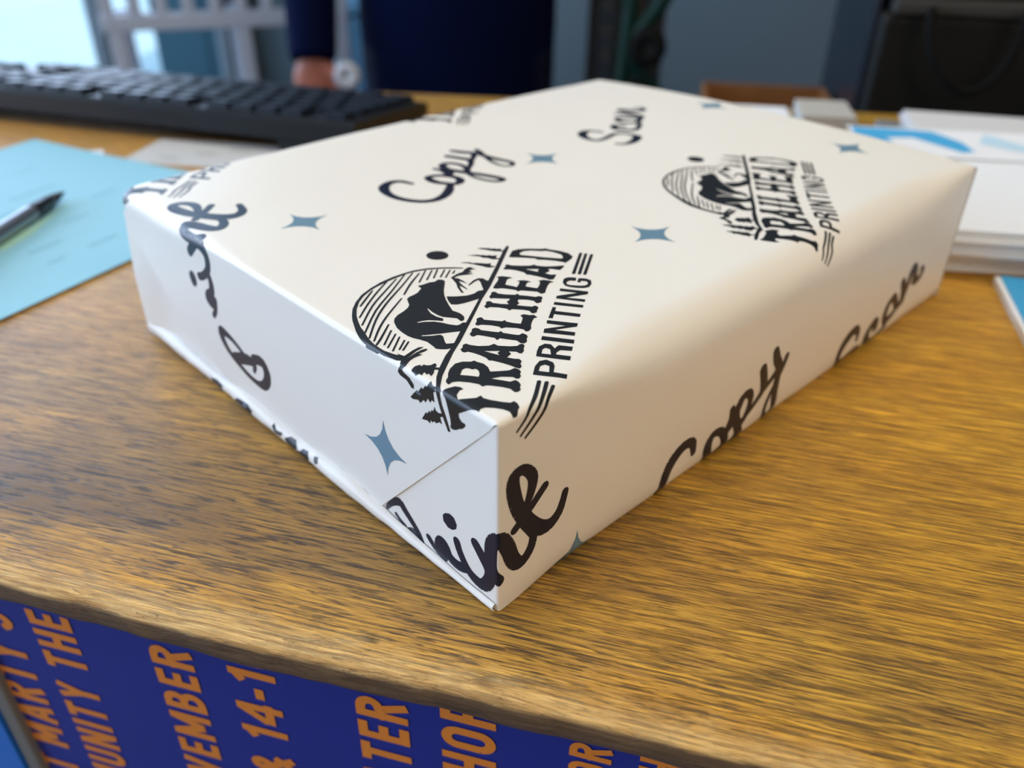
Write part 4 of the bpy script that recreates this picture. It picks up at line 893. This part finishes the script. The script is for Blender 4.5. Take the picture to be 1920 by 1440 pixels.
for s in (-1, 1):
    body += [([(s*0.095,0,0.90),(s*0.10,0,0.75),(s*0.105,0.0,0.50),(s*0.105,0.01,0.30),(s*0.105,0.015,0.09)], [0.088,0.082,0.056,0.052,0.036], 18),
             ([(s*0.105,0.03,0.05),(s*0.11,-0.06,0.045),(s*0.115,-0.16,0.03)], [0.040,0.042,0.028], 14)]
arms = {-1: [(-0.12,0.01,1.395),(-0.178,0.01,1.375),(-0.222,0.015,1.30),(-0.255,0.02,1.12),(-0.260,-0.05,0.95),(-0.256,-0.11,0.812)], 1: [(0.12,0.01,1.395),(0.175,0.01,1.375),(0.212,0.015,1.30),(0.215,0.04,1.14),(0.19,-0.06,1.16),(0.13,-0.17,1.22)]}
for s in (-1, 1):
    body.append((arms[s], [0.046,0.052,0.048,0.040,0.034,0.026], 16))
    w_ = arms[s][-1]; body += hand(w_[0], w_[1], w_[2], s)
pb = remeshed('person_body', body, M_skin, 0.0045, 3)
shirt = [([(0,0,0.70),(0,0,0.76),(0,0,0.86),(0,0,0.95),(0,0.0,1.05),(0,0.0,1.18),(0,0.01,1.32),(0,0.01,1.42),(0,0.01,1.455)], [(0.182,0.126),(0.184,0.128),(0.186,0.128),(0.184,0.126),(0.168,0.118),(0.176,0.126),(0.186,0.130),(0.160,0.097),(0.080,0.070)], 28)]
for s in (-1, 1):
    a = arms[s]; e_ = Vector(a[-1])*1.05 - Vector(a[-2])*0.05
    shirt.append(([a[0], a[1], a[2], a[3], a[4], tuple(e_)], [0.056,0.066,0.062,0.054,0.050,0.043], 18))
remeshed('shirt', shirt, M_shirt, 0.007, 5)
remeshed('trousers', sum([[([(s*0.08,0,0.93),(s*0.10,0,0.80),(s*0.105,0,0.50),(s*0.105,0.01,0.10)], [(0.088,0.092),(0.086,0.094),0.076,0.066], 20)] for s in (-1, 1)], []), M_trouser, 0.009, 4)
for s in (-1, 1): remeshed('shoe', [([(s*0.105,0.045,0.048),(s*0.11,-0.06,0.046),(s*0.115,-0.185,0.036)], [0.045,0.048,0.034], 16)], M_shoe, 0.007, 2)
remeshed('hair', [([(0,0.030,1.54),(0,0.035,1.60),(0,0.022,1.665),(0,0.010,1.720),(0,0.005,1.738)], [(0.066,0.068),(0.078,0.086),(0.082,0.098),(0.062,0.070),(0.02,0.02)], 20)], M_hair, 0.007, 2)
for s in (-1, 1):
    bm = bmesh.new(); bmesh.ops.create_uvsphere(bm, u_segments=14, v_segments=10, radius=0.010)
    for v in bm.verts: v.co = Vector((v.co.x*1.25 + s*0.029, v.co.y - 0.0815, v.co.z*0.62 + 1.622))
    ey = mesh_from('eye', bm, mat('eye_white', (0.55, 0.52, 0.50), 0.25), pe, True)
    bm = bmesh.new(); bmesh.ops.create_uvsphere(bm, u_segments=12, v_segments=8, radius=0.0048)
    for v in bm.verts: v.co += Vector((s*0.029, -0.0885, 1.622))
    mesh_from('iris', bm, M_hair, ey, True)
    tube('eyebrow', [(s*0.044, -0.083, 1.639), (s*0.030, -0.091, 1.644), (s*0.016, -0.090, 1.640)], [0.002, 0.0035, 0.003], M_hair, pe, 8)
tr = thing('tape_roll', 'small white tape roll held between the hanging hand and the hip', 'tape roll', (-0.641, 1.250, -0.160), 0.3)
bm = bmesh.new(); n = 32
rings = [[bm.verts.new((q*math.cos(2*PI*k/n), y, q*math.sin(2*PI*k/n))) for k in range(n)] for q, y in ((0.004,-0.009),(0.0215,-0.009),(0.0225,-0.007),(0.0225,0.007),(0.0215,0.009),(0.004,0.009))]
for a, b_ in zip(rings, rings[1:] + rings[:1]):
    for k in range(n): bm.faces.new((a[k], a[(k+1) % n], b_[(k+1) % n], b_[k]))
mesh_from('tape', bm, mat('white_tape', (0.50, 0.52, 0.58), 0.4), tr, True)
